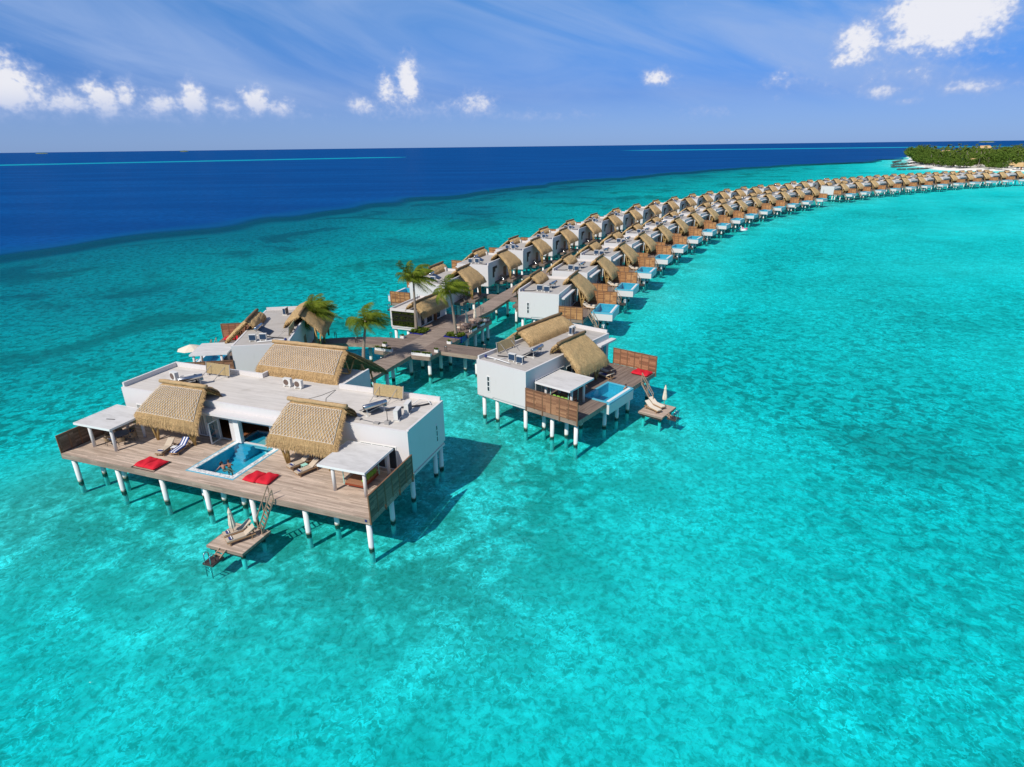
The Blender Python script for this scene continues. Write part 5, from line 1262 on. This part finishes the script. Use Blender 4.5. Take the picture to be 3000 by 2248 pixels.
# ------------------------------------------------------------------ decks: furniture of the front villa
a1 = R(F1.yaw); Z = 2.97
GL = 'wooden sun loungers'
lt = lounger_proto('x', 'tan', 'navy', GL); ls = lounger_proto('x', 'tan', None, GL, True); lc = lounger_proto('x', 'cream', None, GL)
place(lt, 0, 'tan sun lounger with a folded navy towel beside the striped one', F1.p(-27.55, 4.45, Z), a1 + R(14))
place(ls, 0, 'sun lounger covered by a blue and white striped towel', F1.p(-26.15, 5.05, Z), a1 + R(12))
side_table('small white table between the tan and the striped lounger', F1.p(-26.85, 4.9, Z), a1 + R(13), .42, .4)
place(lt, 1, 'tan lounger near the right netted roof, the one farther from the swing bed', F1.p(-11.75, 6.35, Z), a1 - R(22))
place(lt, 1, 'tan lounger near the right netted roof, the one next to the swing bed', F1.p(-10.25, 5.6, Z), a1 - R(22))
side_table('small table with a mint towel between the two right deck loungers', F1.p(-10.95, 6.1, Z), a1 - R(22), .45, .4, 'mint')
bean_mat('red lounging mat by the left deck edge, left of its pair', F1.p(-27.2, 1.75, Z), a1, 1.1, 1.55); bean_mat('red lounging mat by the left deck edge, right of its pair', F1.p(-25.85, 1.7, Z), a1 - .05, 1.1, 1.5)
bean_mat('red lounging mat right of the sunken pool, left of its pair', F1.p(-14.45, 2.95, Z), a1 - .05, 1.15, 1.5); bean_mat('red lounging mat right of the sunken pool, right of its pair', F1.p(-13.0, 3.05, Z), a1 + .04, 1.15, 1.55)
def net_frame(label, loc, rz, sx, sy):
    t = thing('hammock_net', label, 'hammock net', loc, rz, 'nets under the red mats')
    b = MB(); b.bar((-sx / 2, -sy / 2, .02), (-sx / 2, sy / 2, .02), .09, .05); b.bar((sx / 2, -sy / 2, .02), (sx / 2, sy / 2, .02), .05, .04); b.bar((-sx / 2, -sy / 2, .02), (sx / 2, -sy / 2, .02), .05, .04); b.bar((-sx / 2, sy / 2, .02), (sx / 2, sy / 2, .02), .05, .04)
    b.build('frame', 'net', t, 1.); c = MB()
    for k in range(12):
        x = -sx / 2 + sx * k / 11; c.bar((x, -sy / 2, .012), (x, sy / 2, .012), .015, .008)
    c.build('cords', 'rope', t, 1.)
net_frame('dark edged net set in the deck under the left red mats', F1.p(-26.6, 1.75, Z), a1, 2.5, 1.75)
ct = thing('dining_table', 'round slate dining table under the left slab roof', 'table', F1.p(-34.5, 4.9, Z), a1)
b = MB(); b.tube([(0, 0, .70), (0, 0, .74)], .72, 28); b.build('tabletop', 'tabletop', ct, 1.)
b = MB(); b.tube([(0, 0, 0), (0, 0, .04)], .36, 20); b.tube([(0, 0, .04), (0, 0, .70)], .06, 10); b.build('pedestal', 'steel_dark', ct, 1.)
dc = chair_proto('x')
for i, (lab, a) in enumerate((('blue cushioned rattan chair at the round table, on the sea side left', 200), ('blue cushioned rattan chair at the round table, on the sea side right', 250), ('blue cushioned rattan chair at the round table, nearest the netted roof', 320), ('blue cushioned rattan chair at the round table, at the house side right', 20), ('blue cushioned rattan chair at the round table, at the house side left', 90), ('blue cushioned rattan chair at the round table, nearest the slatted screen', 150))):
    r_ = R(a); place(dc, i > 0, lab, F1.p(-34.5 + 1.3 * math.cos(r_), 4.9 + 1.3 * math.sin(r_), Z), a1 + r_ - R(90))
def swing_bed(label, loc, rz, mat, base, cush, hgt=1.95):
    t = thing('swing_bed', label, 'swing bed', loc, rz, 'hanging swing beds')
    b = MB(); b.box(-.85, .85, -1.05, 1.05, .28, .42); b.build('base', base, t, 1.)
    b = MB(); b.box(-.82, .82, -1.02, 1.02, .422, .60); b.build('mattress', mat, t, 1.)
    for k in range(4): q = MB(); q.cushion((.72, -.72 + .48 * k, .78), .2, .46, .42, 0, 6); q.build('cushion', cush, t, 1., smooth=True)
    q = MB(); q.cushion((.3, .2, .68), .42, .42, .2, .4, 6); q.build('cushion', cush, t, 1., smooth=True)
    for sx in (-1, 1):
        for sy in (-1, 1):
            r_ = MB(); n = 14; r_.tube([(sx * .9, sy * 1.08, .34 + (hgt - .34) * k / n) for k in range(n + 1)], [.05 if k % 2 else .03 for k in range(n + 1)], 7); r_.build('rope', 'mint', t, 1.)
    return t
swing_bed('rust coloured swing bed with green cushions under the right slab roof of the front villa', F1.p(-3.9, 5.6, Z), a1, 'rust', 'rustside', 'green_cushion')
a2 = R(F2.yaw)
swing_bed('swing bed with lime cushions behind the red slatted screen of the right villa', F2.p(3.3, 3.6, Z), a2 - R(90), 'rust', 'rustside', 'green_cushion')
place(lc, 0, 'cream lounger under the right villa thatch, with a navy towel on it', F2.p(3.1, 14.2, Z), a2 - R(100)); place(lt, 1, 'tan lounger deepest under the thatch of the right villa', F2.p(2.4, 15.6, Z), a2 - R(100))
b = MB(); b.box(-.24, .24, -.5, .2, .455, .475); o = b.build('spread_towel', 'navy', None, 1.); tag(o, 'navy towel spread over the cream lounger under the right thatch', 'towel'); o.location = F2.p(3.1, 14.2, Z); o.rotation_euler = (0, 0, a2 - R(100))
bean_mat('red lounging mat in the corner of the right villa deck, nearer the house', F2.p(5.75, 18.7, Z), a2 + .04, 1.05, 1.6); bean_mat('red lounging mat in the corner of the right villa deck, nearer the sea', F2.p(6.95, 18.7, Z), a2 - .03, 1.0, 1.6)
def platform(label, fr, x0, x1, y0, y1, z, step, ldr):
    t = thing('swim_platform', label, 'swim platform', fr.p(0, 0), R(fr.yaw), 'low swimming platforms')
    d = MB(); d.box(x0, x1, y0, y1, z - .22, z); dk = d.build('deck', 'deck_pale', t)
    f = MB(); f.box(x0 - .05, x1 + .05, y0 - .05, y0, z - .24, z + .012); f.box(x0 - .05, x1 + .05, y1, y1 + .05, z - .24, z + .012); f.box(x0 - .05, x0, y0, y1, z - .24, z + .012); f.box(x1, x1 + .05, y0, y1, z - .24, z + .012); f.build('edge_board', 'fascia_wood', dk)
    g = MB(); g.box(x0 + .12, x1 - .12, y0 + .12, y1 - .12, z - .52, z - .24); g.build('bearer', 'darkwood', t)
    for x in (x0 + .5, x1 - .5):
        for y in (y0 + .5, y1 - .5): post(t, x, y, z - .24, .2)
    sx0, sx1, sy0, sy1 = step; s_ = MB(); s_.box(sx0, sx1, sy0, sy1, -.52, -.34); s_.build('lower_step', 'darkwood', t)
    (px, py, pz), (qx, qy, qz), w = ldr
    b = MB(); dd = Vector((qx - px, qy - py, 0)).normalized(); sd_ = Vector((-dd.y, dd.x, 0)) * w / 2
    for s2 in (-1, 1): b.bar(Vector((px, py, pz)) + sd_ * s2, Vector((qx, qy, qz)) + sd_ * s2, .07, .12)
    for k in (.3, .65): c = lerp(Vector((px, py, pz)), Vector((qx, qy, qz)), k); b.bar(c - sd_, c + sd_, .2, .05)
    b.build('step_ladder', 'rail', t)
    swim_ladder(t, (sx0 + sx1) / 2 + dd.x * (sx1 - sx0) * .42, (sy0 + sy1) / 2 + dd.y * (sy1 - sy0) * .42, -.34, dd.x, dd.y, .7)
    return t
PZ = -.02
platform('square plank swim platform below the stairs of the front villa', F1, -14.35, -10.4, -3.95, -.4, PZ, (-13.15, -12.0, -5.75, -4.45), ((-12.5, -3.98, .02), (-12.55, -4.75, -.36), .75))
platform('square plank swim platform below the stairs of the right villa', F2, 9.05, 12.4, 12.95, 17.15, PZ, (12.65, 13.9, 13.9, 15.1), ((12.42, 14.4, .02), (13.0, 14.45, -.36), .7))
place(lt, 1, 'tan lounger on the front swim platform, farther from the camera edge beside the folded parasol', F1.p(-12.9, -1.7, PZ), a1 - R(33)); place(lt, 1, 'tan lounger on the front swim platform, nearest the open water', F1.p(-11.95, -2.35, PZ), a1 - R(33))
closed_umbrella('folded cream parasol on the swim platform of the front villa', F1.p(-12.95, -2.1, PZ), 2.55)
place(lc, 1, 'cream lounger on the right villa swim platform, nearer the camera', F2.p(10.4, 14.4, PZ), a2 + R(70)); place(lc, 1, 'cream lounger on the right villa swim platform, farther from the camera', F2.p(10.3, 15.75, PZ), a2 + R(70))
closed_umbrella('folded cream parasol on the swim platform of the right villa', F2.p(11.0, 16.5, PZ), 2.6)
a3 = R(F3.yaw)
def f3(x, y, z): return F3.p(-x, y, z)
FLIP = True
platform('square plank swim platform on the sea side of the villa left of the junction', F3, 9.35, 12.7, 12.25, 16.45, PZ, (12.95, 14.2, 13.2, 14.4), ((12.7, 13.7, .4), (13.3, 13.75, -.25), .7))
FLIP = False
open_umbrella('open cream parasol on the sea side of the villa left of the junction', f3(11.6, 15.9, PZ), 1.75, 2.7)
place(lc, 1, 'cream lounger under the open cream parasol', f3(11.7, 14.6, PZ), a3 + R(-75))
bean_mat('red lounging mat behind the bamboo frame of the left junction villa, nearer the sea', f3(6.4, 19.0, Z), a3, 1.05, 1.6); bean_mat('red lounging mat behind the bamboo frame of the left junction villa, nearer the house', f3(5.2, 19.0, Z), a3, 1.05, 1.6)

# ------------------------------------------------------------------ people
def person(label, loc, rz, skin, jt, hair_long=False):
    """jt: joint name -> (x, y, z) in metres; one continuous skinned body, fingers included"""
    t = thing('person', label, 'person', loc, rz)
    V, E_, Rd, ix = [], [], [], {}
    def add(n, p, r, par=None):
        ix[n] = len(V); V.append(tuple(p)); Rd.append(r)
        if par is not None: E_.append((ix[par], ix[n]))
    g = {k: Vector(v) for k, v in jt.items()}
    add('pelvis', g['pelvis'], .135); add('waist', lerp(g['pelvis'], g['chest'], .5), .115, 'pelvis'); add('chest', g['chest'], .145, 'waist')
    add('neck0', lerp(g['chest'], g['head'], .48), .065, 'chest'); add('neck', lerp(g['chest'], g['head'], .62), .055, 'neck0')
    up = (g['head'] - g['chest']).normalized(); fw = Vector(jt.get('face', (0, -1, 0))).normalized()
    add('jaw', g['head'] - up * .05 + fw * .015, .075, 'neck'); add('skull', g['head'] + up * .04, .098, 'jaw'); add('crown', g['head'] + up * .12, .06, 'skull')
    add('nose', g['head'] + fw * .105 - up * .005, .016, 'skull')
    for s_ in 'lr':
        add('sh' + s_, g['sh' + s_], .062, 'chest'); add('ua' + s_, lerp(g['sh' + s_], g['el' + s_], .5), .05, 'sh' + s_); add('el' + s_, g['el' + s_], .041, 'ua' + s_)
        add('fa' + s_, lerp(g['el' + s_], g['wr' + s_], .4), .04, 'el' + s_); add('wr' + s_, g['wr' + s_], .027, 'fa' + s_)
        d = (g['wr' + s_] - g['el' + s_]).normalized(); sd_ = d.cross(Vector((0, 0, 1))); sd_ = sd_.normalized() if sd_.length > .1 else Vector((1, 0, 0)); dn = d.cross(sd_)
        add('pm' + s_, g['wr' + s_] + d * .075, .03, 'wr' + s_)
        for k, (off, ln) in enumerate(((-.034, .062), (-.012, .078), (.011, .072), (.033, .055))):
            a = g['wr' + s_] + d * .10 + sd_ * off; add(f'f{k}a' + s_, a, .0095, 'pm' + s_); add(f'f{k}b' + s_, a + d * ln * .55, .0088, f'f{k}a' + s_); add(f'f{k}c' + s_, a + d * ln * .9 - dn * ln * .3, .0075, f'f{k}b' + s_)
        q = g['wr' + s_] + d * .045 - sd_ * .04; add('t0' + s_, q, .012, 'wr' + s_); add('t1' + s_, q + d * .035 - sd_ * .022, .0095, 't0' + s_)
        add('hp' + s_, g['hp' + s_], .10, 'pelvis'); add('th' + s_, lerp(g['hp' + s_], g['kn' + s_], .45), .083, 'hp' + s_); add('kn' + s_, g['kn' + s_], .058, 'th' + s_)
        add('ca' + s_, lerp(g['kn' + s_], g['an' + s_], .35), .056, 'kn' + s_); add('an' + s_, g['an' + s_], .036, 'ca' + s_); add('to' + s_, g['an' + s_] + Vector(jt.get('toe', (0, -.14, -.04))), .03, 'an' + s_)
    me = bpy.data.meshes.new('body'); me.from_pydata(V, E_, []); me.materials.append(M[skin])
    o = bpy.data.objects.new('body', me); col.objects.link(o); o.parent = t
    o.modifiers.new('skin', 'SKIN').use_smooth_shade = True
    sv = me.skin_vertices[0].data
    for i, r in enumerate(Rd): sv[i].radius = (r, r)
    sv[0].use_root = True
    ss = o.modifiers.new('sub', 'SUBSURF'); ss.levels = 1; ss.render_levels = 1
    h = MB(); c = g['head'] + up * .045 - fw * .02; h.ell(c, (.108, .112, .118), 14, 8, -.15)
    if hair_long: h.tube([c - fw * .06, c - fw * .12 - up * .1, c - fw * .12 - up * .28], [.08, .075, .03], 8)
    h.build('hair', 'hair', t, 1., smooth=True)
    e = MB(); sx = fw.cross(up)
    for k in (-1, 1): e.ell(g['head'] + fw * .092 + up * .02 + sx * .034 * k, (.012, .012, .009), 8, 6)
    e.build('eyes', 'eye', t, 1.)
    m = MB(); m.tube([g['head'] + fw * .088 - up * .05 - sx * .025, g['head'] + fw * .094 - up * .052, g['head'] + fw * .088 - up * .05 + sx * .025], .006, 5); m.build('mouth', 'red', t, 1.)
    w = MB(); pv = g['pelvis']; w.ell((pv.x, pv.y, pv.z - .02), (.185, .15, .15), 14, 8); w.build('swimwear', 'swim', t, 1., smooth=True)
    return t
wl = 2.9
man = dict(pelvis=(0, 0, .0), chest=(0, .0, .36), head=(.02, -.04, .70), face=(.5, -.8, -.2), shl=(-.19, 0, .42), shr=(.19, 0, .42), ell=(-.27, -.2, .22), elr=(.29, -.16, .22), wrl=(-.08, -.38, .16), wrr=(.14, -.38, .14), hpl=(-.1, 0, -.06), hpr=(.1, 0, -.06), knl=(-.13, -.05, -.48), knr=(.15, -.1, -.46), anl=(-.13, .02, -.88), anr=(.16, .05, -.86))
woman = dict(pelvis=(0, 0, 0), chest=(-.12, .04, .33), head=(-.13, .0, .64), face=(.8, .5, -.1), shl=(-.27, .0, .38), shr=(.03, .08, .39), ell=(-.42, -.14, .22), elr=(.17, .26, .36), wrl=(-.5, -.34, .1), wrr=(.3, .42, .42), hpl=(.02, -.09, -.02), hpr=(.02, .1, -.02), knl=(.42, -.14, .06), knr=(.43, .1, .08), anl=(.78, -.2, -.12), anr=(.8, .06, -.12), toe=(.12, 0, .05))
person('dark haired man standing chest deep in the sunken pool holding a woman', F1.p(-18.75, 4.1, wl - .28), a1 + R(-150), 'skin_a', man)
person('woman carried in the sunken pool, one arm stretched out over the water', F1.p(-18.95, 3.65, wl - .18), a1 + R(10), 'skin_b', woman, True)
swimmer = dict(pelvis=(0, 0, 0), chest=(0, -.1, .36), head=(0, -.16, .70), face=(.2, -1, -.1), shl=(-.2, -.1, .42), shr=(.2, -.1, .42), ell=(-.42, -.26, .32), elr=(.42, -.26, .32), wrl=(-.4, -.52, .34), wrr=(.42, -.52, .34), hpl=(-.1, 0, -.06), hpr=(.1, 0, -.06), knl=(-.12, .05, -.48), knr=(.12, .0, -.48), anl=(-.12, .2, -.86), anr=(.12, .16, -.86))
person('swimmer leaning on the spill edge of the right villa pool, bare back to the house', F2.p(7.0, 12.5, 2.55), a2 + R(75), 'skin_b', swimmer)

# ------------------------------------------------------------------ bicycles by the reef-side doors
def bicycle_proto():
    t = thing('bicycle', 'x', 'bicycle', group='black bicycles outside the reef-side doors')
    for y in (-.52, .52):
        w = MB(); n = 20; w.tube([(0, y + .33 * math.cos(2 * math.pi * k / n), .34 + .33 * math.sin(2 * math.pi * k / n)) for k in range(n + 1)], .025, 6, False); o = w.build('wheel', 'tyre', t, 1.)
        s_ = MB()
        for k in range(8): a = math.pi * k / 8; s_.tube([(0, y - .31 * math.cos(a), .34 - .31 * math.sin(a)), (0, y + .31 * math.cos(a), .34 + .31 * math.sin(a))], .005, 4)
        s_.build('spokes', 'metal', o, 1.)
    f = MB(); bb, st, hd = (0, .05, .30), (0, .2, .78), (0, -.35, .82)
    for p, q in ((bb, st), (bb, (0, -.36, .7)), (st, hd), (bb, (0, .52, .34)), ((0, .18, .72), (0, .52, .34)), (hd, (0, -.52, .34))): f.tube([p, q], .02, 6)
    f.tube([hd, (0, -.33, 1.0)], .018, 6); f.build('frame', 'steel_dark', t, 1.)
    h = MB(); h.tube([(-.28, -.22, 1.02), (-.15, -.34, 1.0), (.15, -.34, 1.0), (.28, -.22, 1.02)], .016, 6); h.build('handlebar', 'steel_dark', t, 1.)
    s_ = MB(); s_.cushion((0, .22, .88), .16, .28, .08, 0, 6); s_.build('saddle', 'tyre', t, 1.)
    k = MB(); k.box(-.16, .16, -.62, -.40, .78, 1.0); k.build('basket', 'steel_dark', t, 1.)
    return t
bp = bicycle_proto(); bi = 0
for i in range(5):
    x, y, h = SEG1[i]; fr = Frame((x, y), h - 90)
    for k, nm in enumerate(('nearer', 'farther')):
        yy = 1.2 + 5.6 + k * .9
        place(bp, bi > 0, f'black bicycle by the door of the {ORD[i]} reef-side villa, the one {nm} the camera', fr.p(-32 + 8.85, yy + .3, 2.95), R(fr.yaw) + R(62 + 18 * k)); bi += 1
# spare loungers on the first lagoon-side decks
for i in range(3):
    x, y, h = SEG1[i]; fr = Frame((x, y), h - 90)
    place(lc, 1, f'cream lounger on the deck of the {ORD[i]} lagoon-side villa, the one nearer the pool', fr.p(3.9, 8.2, 2.97), R(fr.yaw) + R(80), 'loungers of the lagoon-side row'); place(lc, 1, f'cream lounger on the deck of the {ORD[i]} lagoon-side villa, the one nearer the house', fr.p(3.6, 9.7, 2.97), R(fr.yaw) + R(80), 'loungers of the lagoon-side row')
# ------------------------------------------------------------------ bathing float
def pool_float(loc):
    t = thing('inflatable_float', 'white inflatable ring with a long neck and pink wings drifting off the lagoon-side row', 'pool float', loc, R(200))
    b = MB(); n = 20; b.tube([(1.0 * math.cos(2 * math.pi * k / n), .75 * math.sin(2 * math.pi * k / n), .2) for k in range(n + 1)], .34, 10, False); b.build('ring', 'float_white', t, 1., smooth=True)
    h = MB(); h.tube([(1.0, 0, .3), (1.15, 0, .8), (1.1, 0, 1.25), (1.3, 0, 1.5), (1.6, 0, 1.4)], [.28, .2, .17, .2, .1], 10); h.build('neck', 'float_white', t, 1., smooth=True)
    for s_ in (-1, 1): w = MB(); w.ell((-.25, s_ * .85, .6), (.55, .14, .38), 10, 8); w.build('wing', 'float_pink', t, 1., smooth=True)
    q = MB(); q.tube([(-1.0, 0, .35), (-1.4, 0, .6), (-1.65, 0, .35)], [.2, .18, .06], 8); q.build('tail', 'float_pink', t, 1., smooth=True)
pool_float((79.5, 207.6, 0.))

# ------------------------------------------------------------------ the island
def island():
    n = len(ISLAND); pts = []
    for i in range(n):
        a, b_ = Vector(ISLAND[i]), Vector(ISLAND[(i + 1) % n]); k = max(2, int((b_ - a).length / 18))
        for j in range(k): pts.append(lerp(a, b_, j / k))
    P = np.array([[p.x, p.y] for p in pts]); x, y = P[:, 0], P[:, 1]
    P[:, 0] += wob(x, y, 16, 21) * 4; P[:, 1] += wob(x, y, 16, 22) * 4
    c = np.array([900., 900.]); m = len(P); rings = ((1.012, -1.2), (1.0, -.1), (.975, .75), (.93, 1.5), (.6, 1.9))
    nrm = []
    vs = []
    for s_, z in rings:
        vs += [(c[0] + (p[0] - c[0]) * s_, c[1] + (p[1] - c[1]) * s_, z) for p in P]
    fs = [(r * m + i, r * m + (i + 1) % m, (r + 1) * m + (i + 1) % m, (r + 1) * m + i) for r in range(len(rings) - 1) for i in range(m)]
    fs.append(tuple((len(rings) - 1) * m + i for i in range(m)))
    mt, g = newmat('beach_sand'); P_ = g.pos(); f = g.noise(P_, .2, 5., .6)
    cc = g.mix(f, c4((.74, .68, .57)), c4((.82, .78, .68))); cc = g.mix(g.ss(g.noise(P_, .035, 4.), .45, .6), cc, c4((.42, .38, .26)))
    cc = g.mix(g.ss(g.sep(P_)[2], .9, 1.7), c4((.86, .82, .74)), cc); g.out(pbsdf(g, cc, .9))
    me = bpy.data.meshes.new('island_ground'); me.from_pydata(vs, [], fs); me.materials.append(mt); o = bpy.data.objects.new('island_ground', me); col.objects.link(o); struct(o)
island()
def bush_proto(seed, r, h):
    rnd = random.Random(seed); t = thing('broadleaf_tree', 'x', 'tree', group='broadleaf trees on the island')
    tb = MB()
    for k in range(5):
        a = rnd.uniform(0, 6.28); tb.tube([(0, 0, -.5), (.2 * math.cos(a), .2 * math.sin(a), h * .25), (r * .5 * math.cos(a), r * .5 * math.sin(a), h * .6)], [.45, .3, .12], 6)
    tb.build('trunk', 'trunk', t, 1.)
    b = MB(); lobes = []
    for k in range(11):
        a = rnd.uniform(0, 6.28); q = rnd.random() ** .6 * r * .72; lobes.append((q * math.cos(a), q * math.sin(a), h * rnd.uniform(.42, .74), r * rnd.uniform(.3, .5)))
    for x, y, z, q in lobes:
        for k in range(150):
            d = Vector((rnd.gauss(0, 1), rnd.gauss(0, 1), rnd.gauss(0, 1))).normalized(); rad = q * rnd.uniform(.7, 1.08)
            p = Vector((x, y, z)) + Vector((d.x * rad, d.y * rad, d.z * rad * .78))
            if p.z < h * .1: continue
            s1 = d.cross(Vector((rnd.gauss(0, 1), rnd.gauss(0, 1), rnd.gauss(0, 1)))).normalized(); nn = (d * .6 + Vector((rnd.gauss(0, .4), rnd.gauss(0, .4), .5))).normalized(); s1 = (s1 - nn * s1.dot(nn)).normalized(); s2 = nn.cross(s1); w = rnd.uniform(.35, .75)
            b.add([p - s1 * w, p - s2 * w * .6, p + s1 * w, p + s2 * w * .6], [(0, 1, 2, 3)])
    b.build('crown', 'bush_leaf', t, 1.); return t
def far_palm_proto(seed, h):
    rnd = random.Random(seed); t = thing('palm_tree', 'x', 'palm tree', group='palms on the island')
    tb = MB(); lx = rnd.uniform(-1.6, 1.6); tb.tube([(0, 0, -.5), (lx * .3, 0, h * .5), (lx, .3, h)], [.34, .24, .18], 6); tb.build('trunk', 'trunk', t, 1.)
    b = MB()
    for k in range(17):
        az = rnd.uniform(0, 6.28); el = rnd.uniform(-.2, 1.2); d = Vector((math.cos(az) * math.cos(el), math.sin(az) * math.cos(el), math.sin(el))); p = Vector((lx, .3, h)); L = rnd.uniform(3.4, 4.6); N = 6; prev = None
        for i in range(N + 1):
            s_ = d.cross(Vector((0, 0, 1))); s_ = s_.normalized() if s_.length > .1 else Vector((1, 0, 0)); w = .62 * math.sin(math.pi * min(1, .15 + i / N * .85)) ** .7 + .05
            cur = (p - s_ * w - Vector((0, 0, w * .55)), Vector(p), p + s_ * w - Vector((0, 0, w * .55)))
            if prev: b.add([*prev, *cur], [(0, 3, 4, 1), (1, 4, 5, 2)])
            prev = cur; p = p + d * (L / N); d = (d + Vector((0, 0, -.33)) + WIND * .08).normalized()
    b.build('crown', 'palm_far', t, 1.); return t
def island_trees():
    rnd = random.Random(12)
    inner = np.array([[900 + (p[0] - 900) * .955, 900 + (p[1] - 900) * .955] for p in ISLAND])
    B = [bush_proto(s_, r, h) for s_, r, h in ((1, 8.5, 10.5), (2, 7., 8.), (3, 9.5, 12.5))]; Pm = [far_palm_proto(s_, h) for s_, h in ((1, 10.), (2, 12.), (3, 8.5), (4, 13.5))]
    ub, up_ = [0] * 3, [0] * 4; placed = []
    def near_house(x, y): return any(math.hypot(x - a, y - b_) < q for a, b_, q in HOUSES)
    def put(kind, x, y, s_, grp):
        pr, us = (B, ub) if kind == 'b' else (Pm, up_); i = rnd.randrange(len(pr))
        lab = 'leafy green broadleaf tree in the dense wood of the island' if kind == 'b' else 'feathery coconut palm among the trees of the island'
        o = place(pr[i], us[i], lab, (x, y, 1.5), rnd.uniform(0, 6.28)); us[i] = 1; o.scale = (s_, s_, s_ * rnd.uniform(.9, 1.12))
    # shore fringe facing the villas, then the wood behind it
    front = [(610, 985), (560, 880), (505, 790), (478, 725), (458, 672), (455, 640), (480, 605), (545, 545)]
    for (ax, ay), (bx, by) in zip(front, front[1:]):
        k = int(math.hypot(bx - ax, by - ay) / 8)
        for j in range(k):
            u = j / k; x, y = lerp(ax, bx, u) + (rnd.uniform(16, 34) if u + ay > 900 else rnd.uniform(7, 22)), lerp(ay, by, u) + rnd.uniform(-5, 12)
            if not near_house(x, y): put('b', x, y, rnd.uniform(.8, 1.35) * (1.25 if y > 780 else .8), 0)
    for tries in range(4000):
        az = R(rnd.uniform(33, 41.5)); d = rnd.uniform(740, 2250) if rnd.random() < .45 else rnd.uniform(720, 1350)
        x, y = d * math.sin(az), d * math.cos(az)
        if not inside(np.array([[x, y]]), inner)[0] or near_house(x, y): continue
        if any(math.hypot(x - a, y - b_) < 6.5 + d * .004 for a, b_ in placed): continue
        placed.append((x, y)); put('b' if rnd.random() < .34 else 'p', x, y, rnd.uniform(.85, 1.3), 0)
        if len(placed) > 330: break
HOUSES = [(735, 1070, 17), (1258, 1691, 26), (520, 655, 11), (492, 615, 10), (560, 765, 9)]
def island_house(label, x, y, w, d, h, rz, rh, walls='white'):
    t = thing('island_house', label, 'house', (x, y, 1.4), rz, 'thatched houses on the island')
    b = MB(); b.box(-w / 2, w / 2, -d / 2, d / 2, 0, h); o = b.build('wall', walls, t, 1.)
    for k in (-.25, .25): q = MB(); q.box(w * k - 1, w * k + 1, -d / 2 - .06, -d / 2, h * .25, h * .75); q.build('window', 'glass', t, 1.)
    q = MB(); q.box(-.7, .7, -d / 2 - .08, -d / 2, 0, 2.2); q.build('door', 'door', t, 1.)
    r_ = MB(); e = 1.2; ww, dd = w / 2 + e, d / 2 + e; rr = w * .3
    r_.add([(-ww, -dd, h - .3), (ww, -dd, h - .3), (ww, dd, h - .3), (-ww, dd, h - .3), (-rr, 0, h + rh), (rr, 0, h + rh)], [(0, 1, 5, 4), (1, 2, 5), (2, 3, 4, 5), (3, 0, 4), (3, 2, 1, 0)], [[(a * .5, b_ * .5) for a, b_ in q] for q in ([(0, 9), (9, 9), (6, 0), (3, 0)], [(0, 9), (9, 9), (5, 0)], [(0, 9), (9, 9), (6, 0), (3, 0)], [(0, 9), (9, 9), (5, 0)], [(0, 0), (9, 0), (9, 9), (0, 9)])])
    r_.build('thatch_roof', 'thatch', t, 1.)
island_trees()
island_house('white two storey house with thatched roof among the island trees', 735, 1070, 22, 10, 8, R(-35), 4)
island_house('large pale thatched hall rising above the far palms of the island', 1258, 1691, 34, 20, 8, R(-37), 6)
island_house('low thatched house with white gable behind the end of the villa rows', 524, 655, 12, 8, 2.6, R(-40), 3.4)
island_house('low thatched house at the right edge of the photo behind the villa rows', 496, 612, 11, 8, 2.6, R(-40), 3.4)
island_house('small grey roofed cabin between the island palms', 560, 765, 11, 7, 3.5, R(-38), 3)
def groyne(label, p, q, w=5.):
    o = MB(); rnd = random.Random(int(p[0])); p, q = Vector((*p, 0)), Vector((*q, 0)); d = (q - p); n = int(d.length / 2.5); sd_ = Vector((-d.y, d.x, 0)).normalized()
    for k in range(n):
        c = lerp(p, q, k / n) + sd_ * rnd.uniform(-w * .3, w * .3); r_ = rnd.uniform(1.2, 2.4); o.ell((c.x, c.y, .1), (r_ * 1.2, r_, rnd.uniform(.6, 1.1)), 7, 5, -.6)
    tag(o.build('rock_groyne', 'rock', None, 1.), label, 'rock groyne', 'rock groynes off the beach')
groyne('dark rock groyne off the white beach, the farthest one', (528, 868), (566, 873)); groyne('dark rock groyne off the white beach, second from the far end', (485, 804), (540, 830)); groyne('dark rock groyne off the white beach, third from the far end', (450, 744), (498, 765)); groyne('dark rock groyne off the white beach, the nearest one', (417, 674), (462, 690))
groyne('dark rock spit in the deep water behind the wooded island tip', (560, 925), (600, 975))
def far_island(label, x, y, L, hgt, rz):
    b = MB(); b.ell((0, 0, -1), (L / 2, L / 6, 3.0), 24, 5, 0.)
    o = b.build('distant_island', bpy.data.materials['beach_sand'], None, 1.); o.location = (x, y, 0); o.rotation_euler = (0, 0, rz); struct(o)
    b = MB(); rnd = random.Random(int(abs(x)))
    for k in range(60):
        u = rnd.uniform(-.42, .42); b.ell((u * L, rnd.uniform(-.08, .08) * L, 1), (L * .035, L * .03, hgt * rnd.uniform(.5, 1.) * (1 - (abs(u) / .5) ** 3)), 7, 4, 0.)
    q = b.build('far_wood', 'bush_leaf', None, 1.); q.location = o.location; q.rotation_euler = o.rotation_euler; tag(q, label, 'far wood'); q['kind'] = 'stuff'
far_island('thin strip of trees on the horizon at the left edge', -9400, 12900, 520, 16, R(-36)); far_island('thin strip of trees on the horizon above the right end', 8150, 10950, 560, 20, R(37)); far_island('tiny tree covered islet on the horizon left of the middle', -7500, 14800, 300, 26, R(-26))
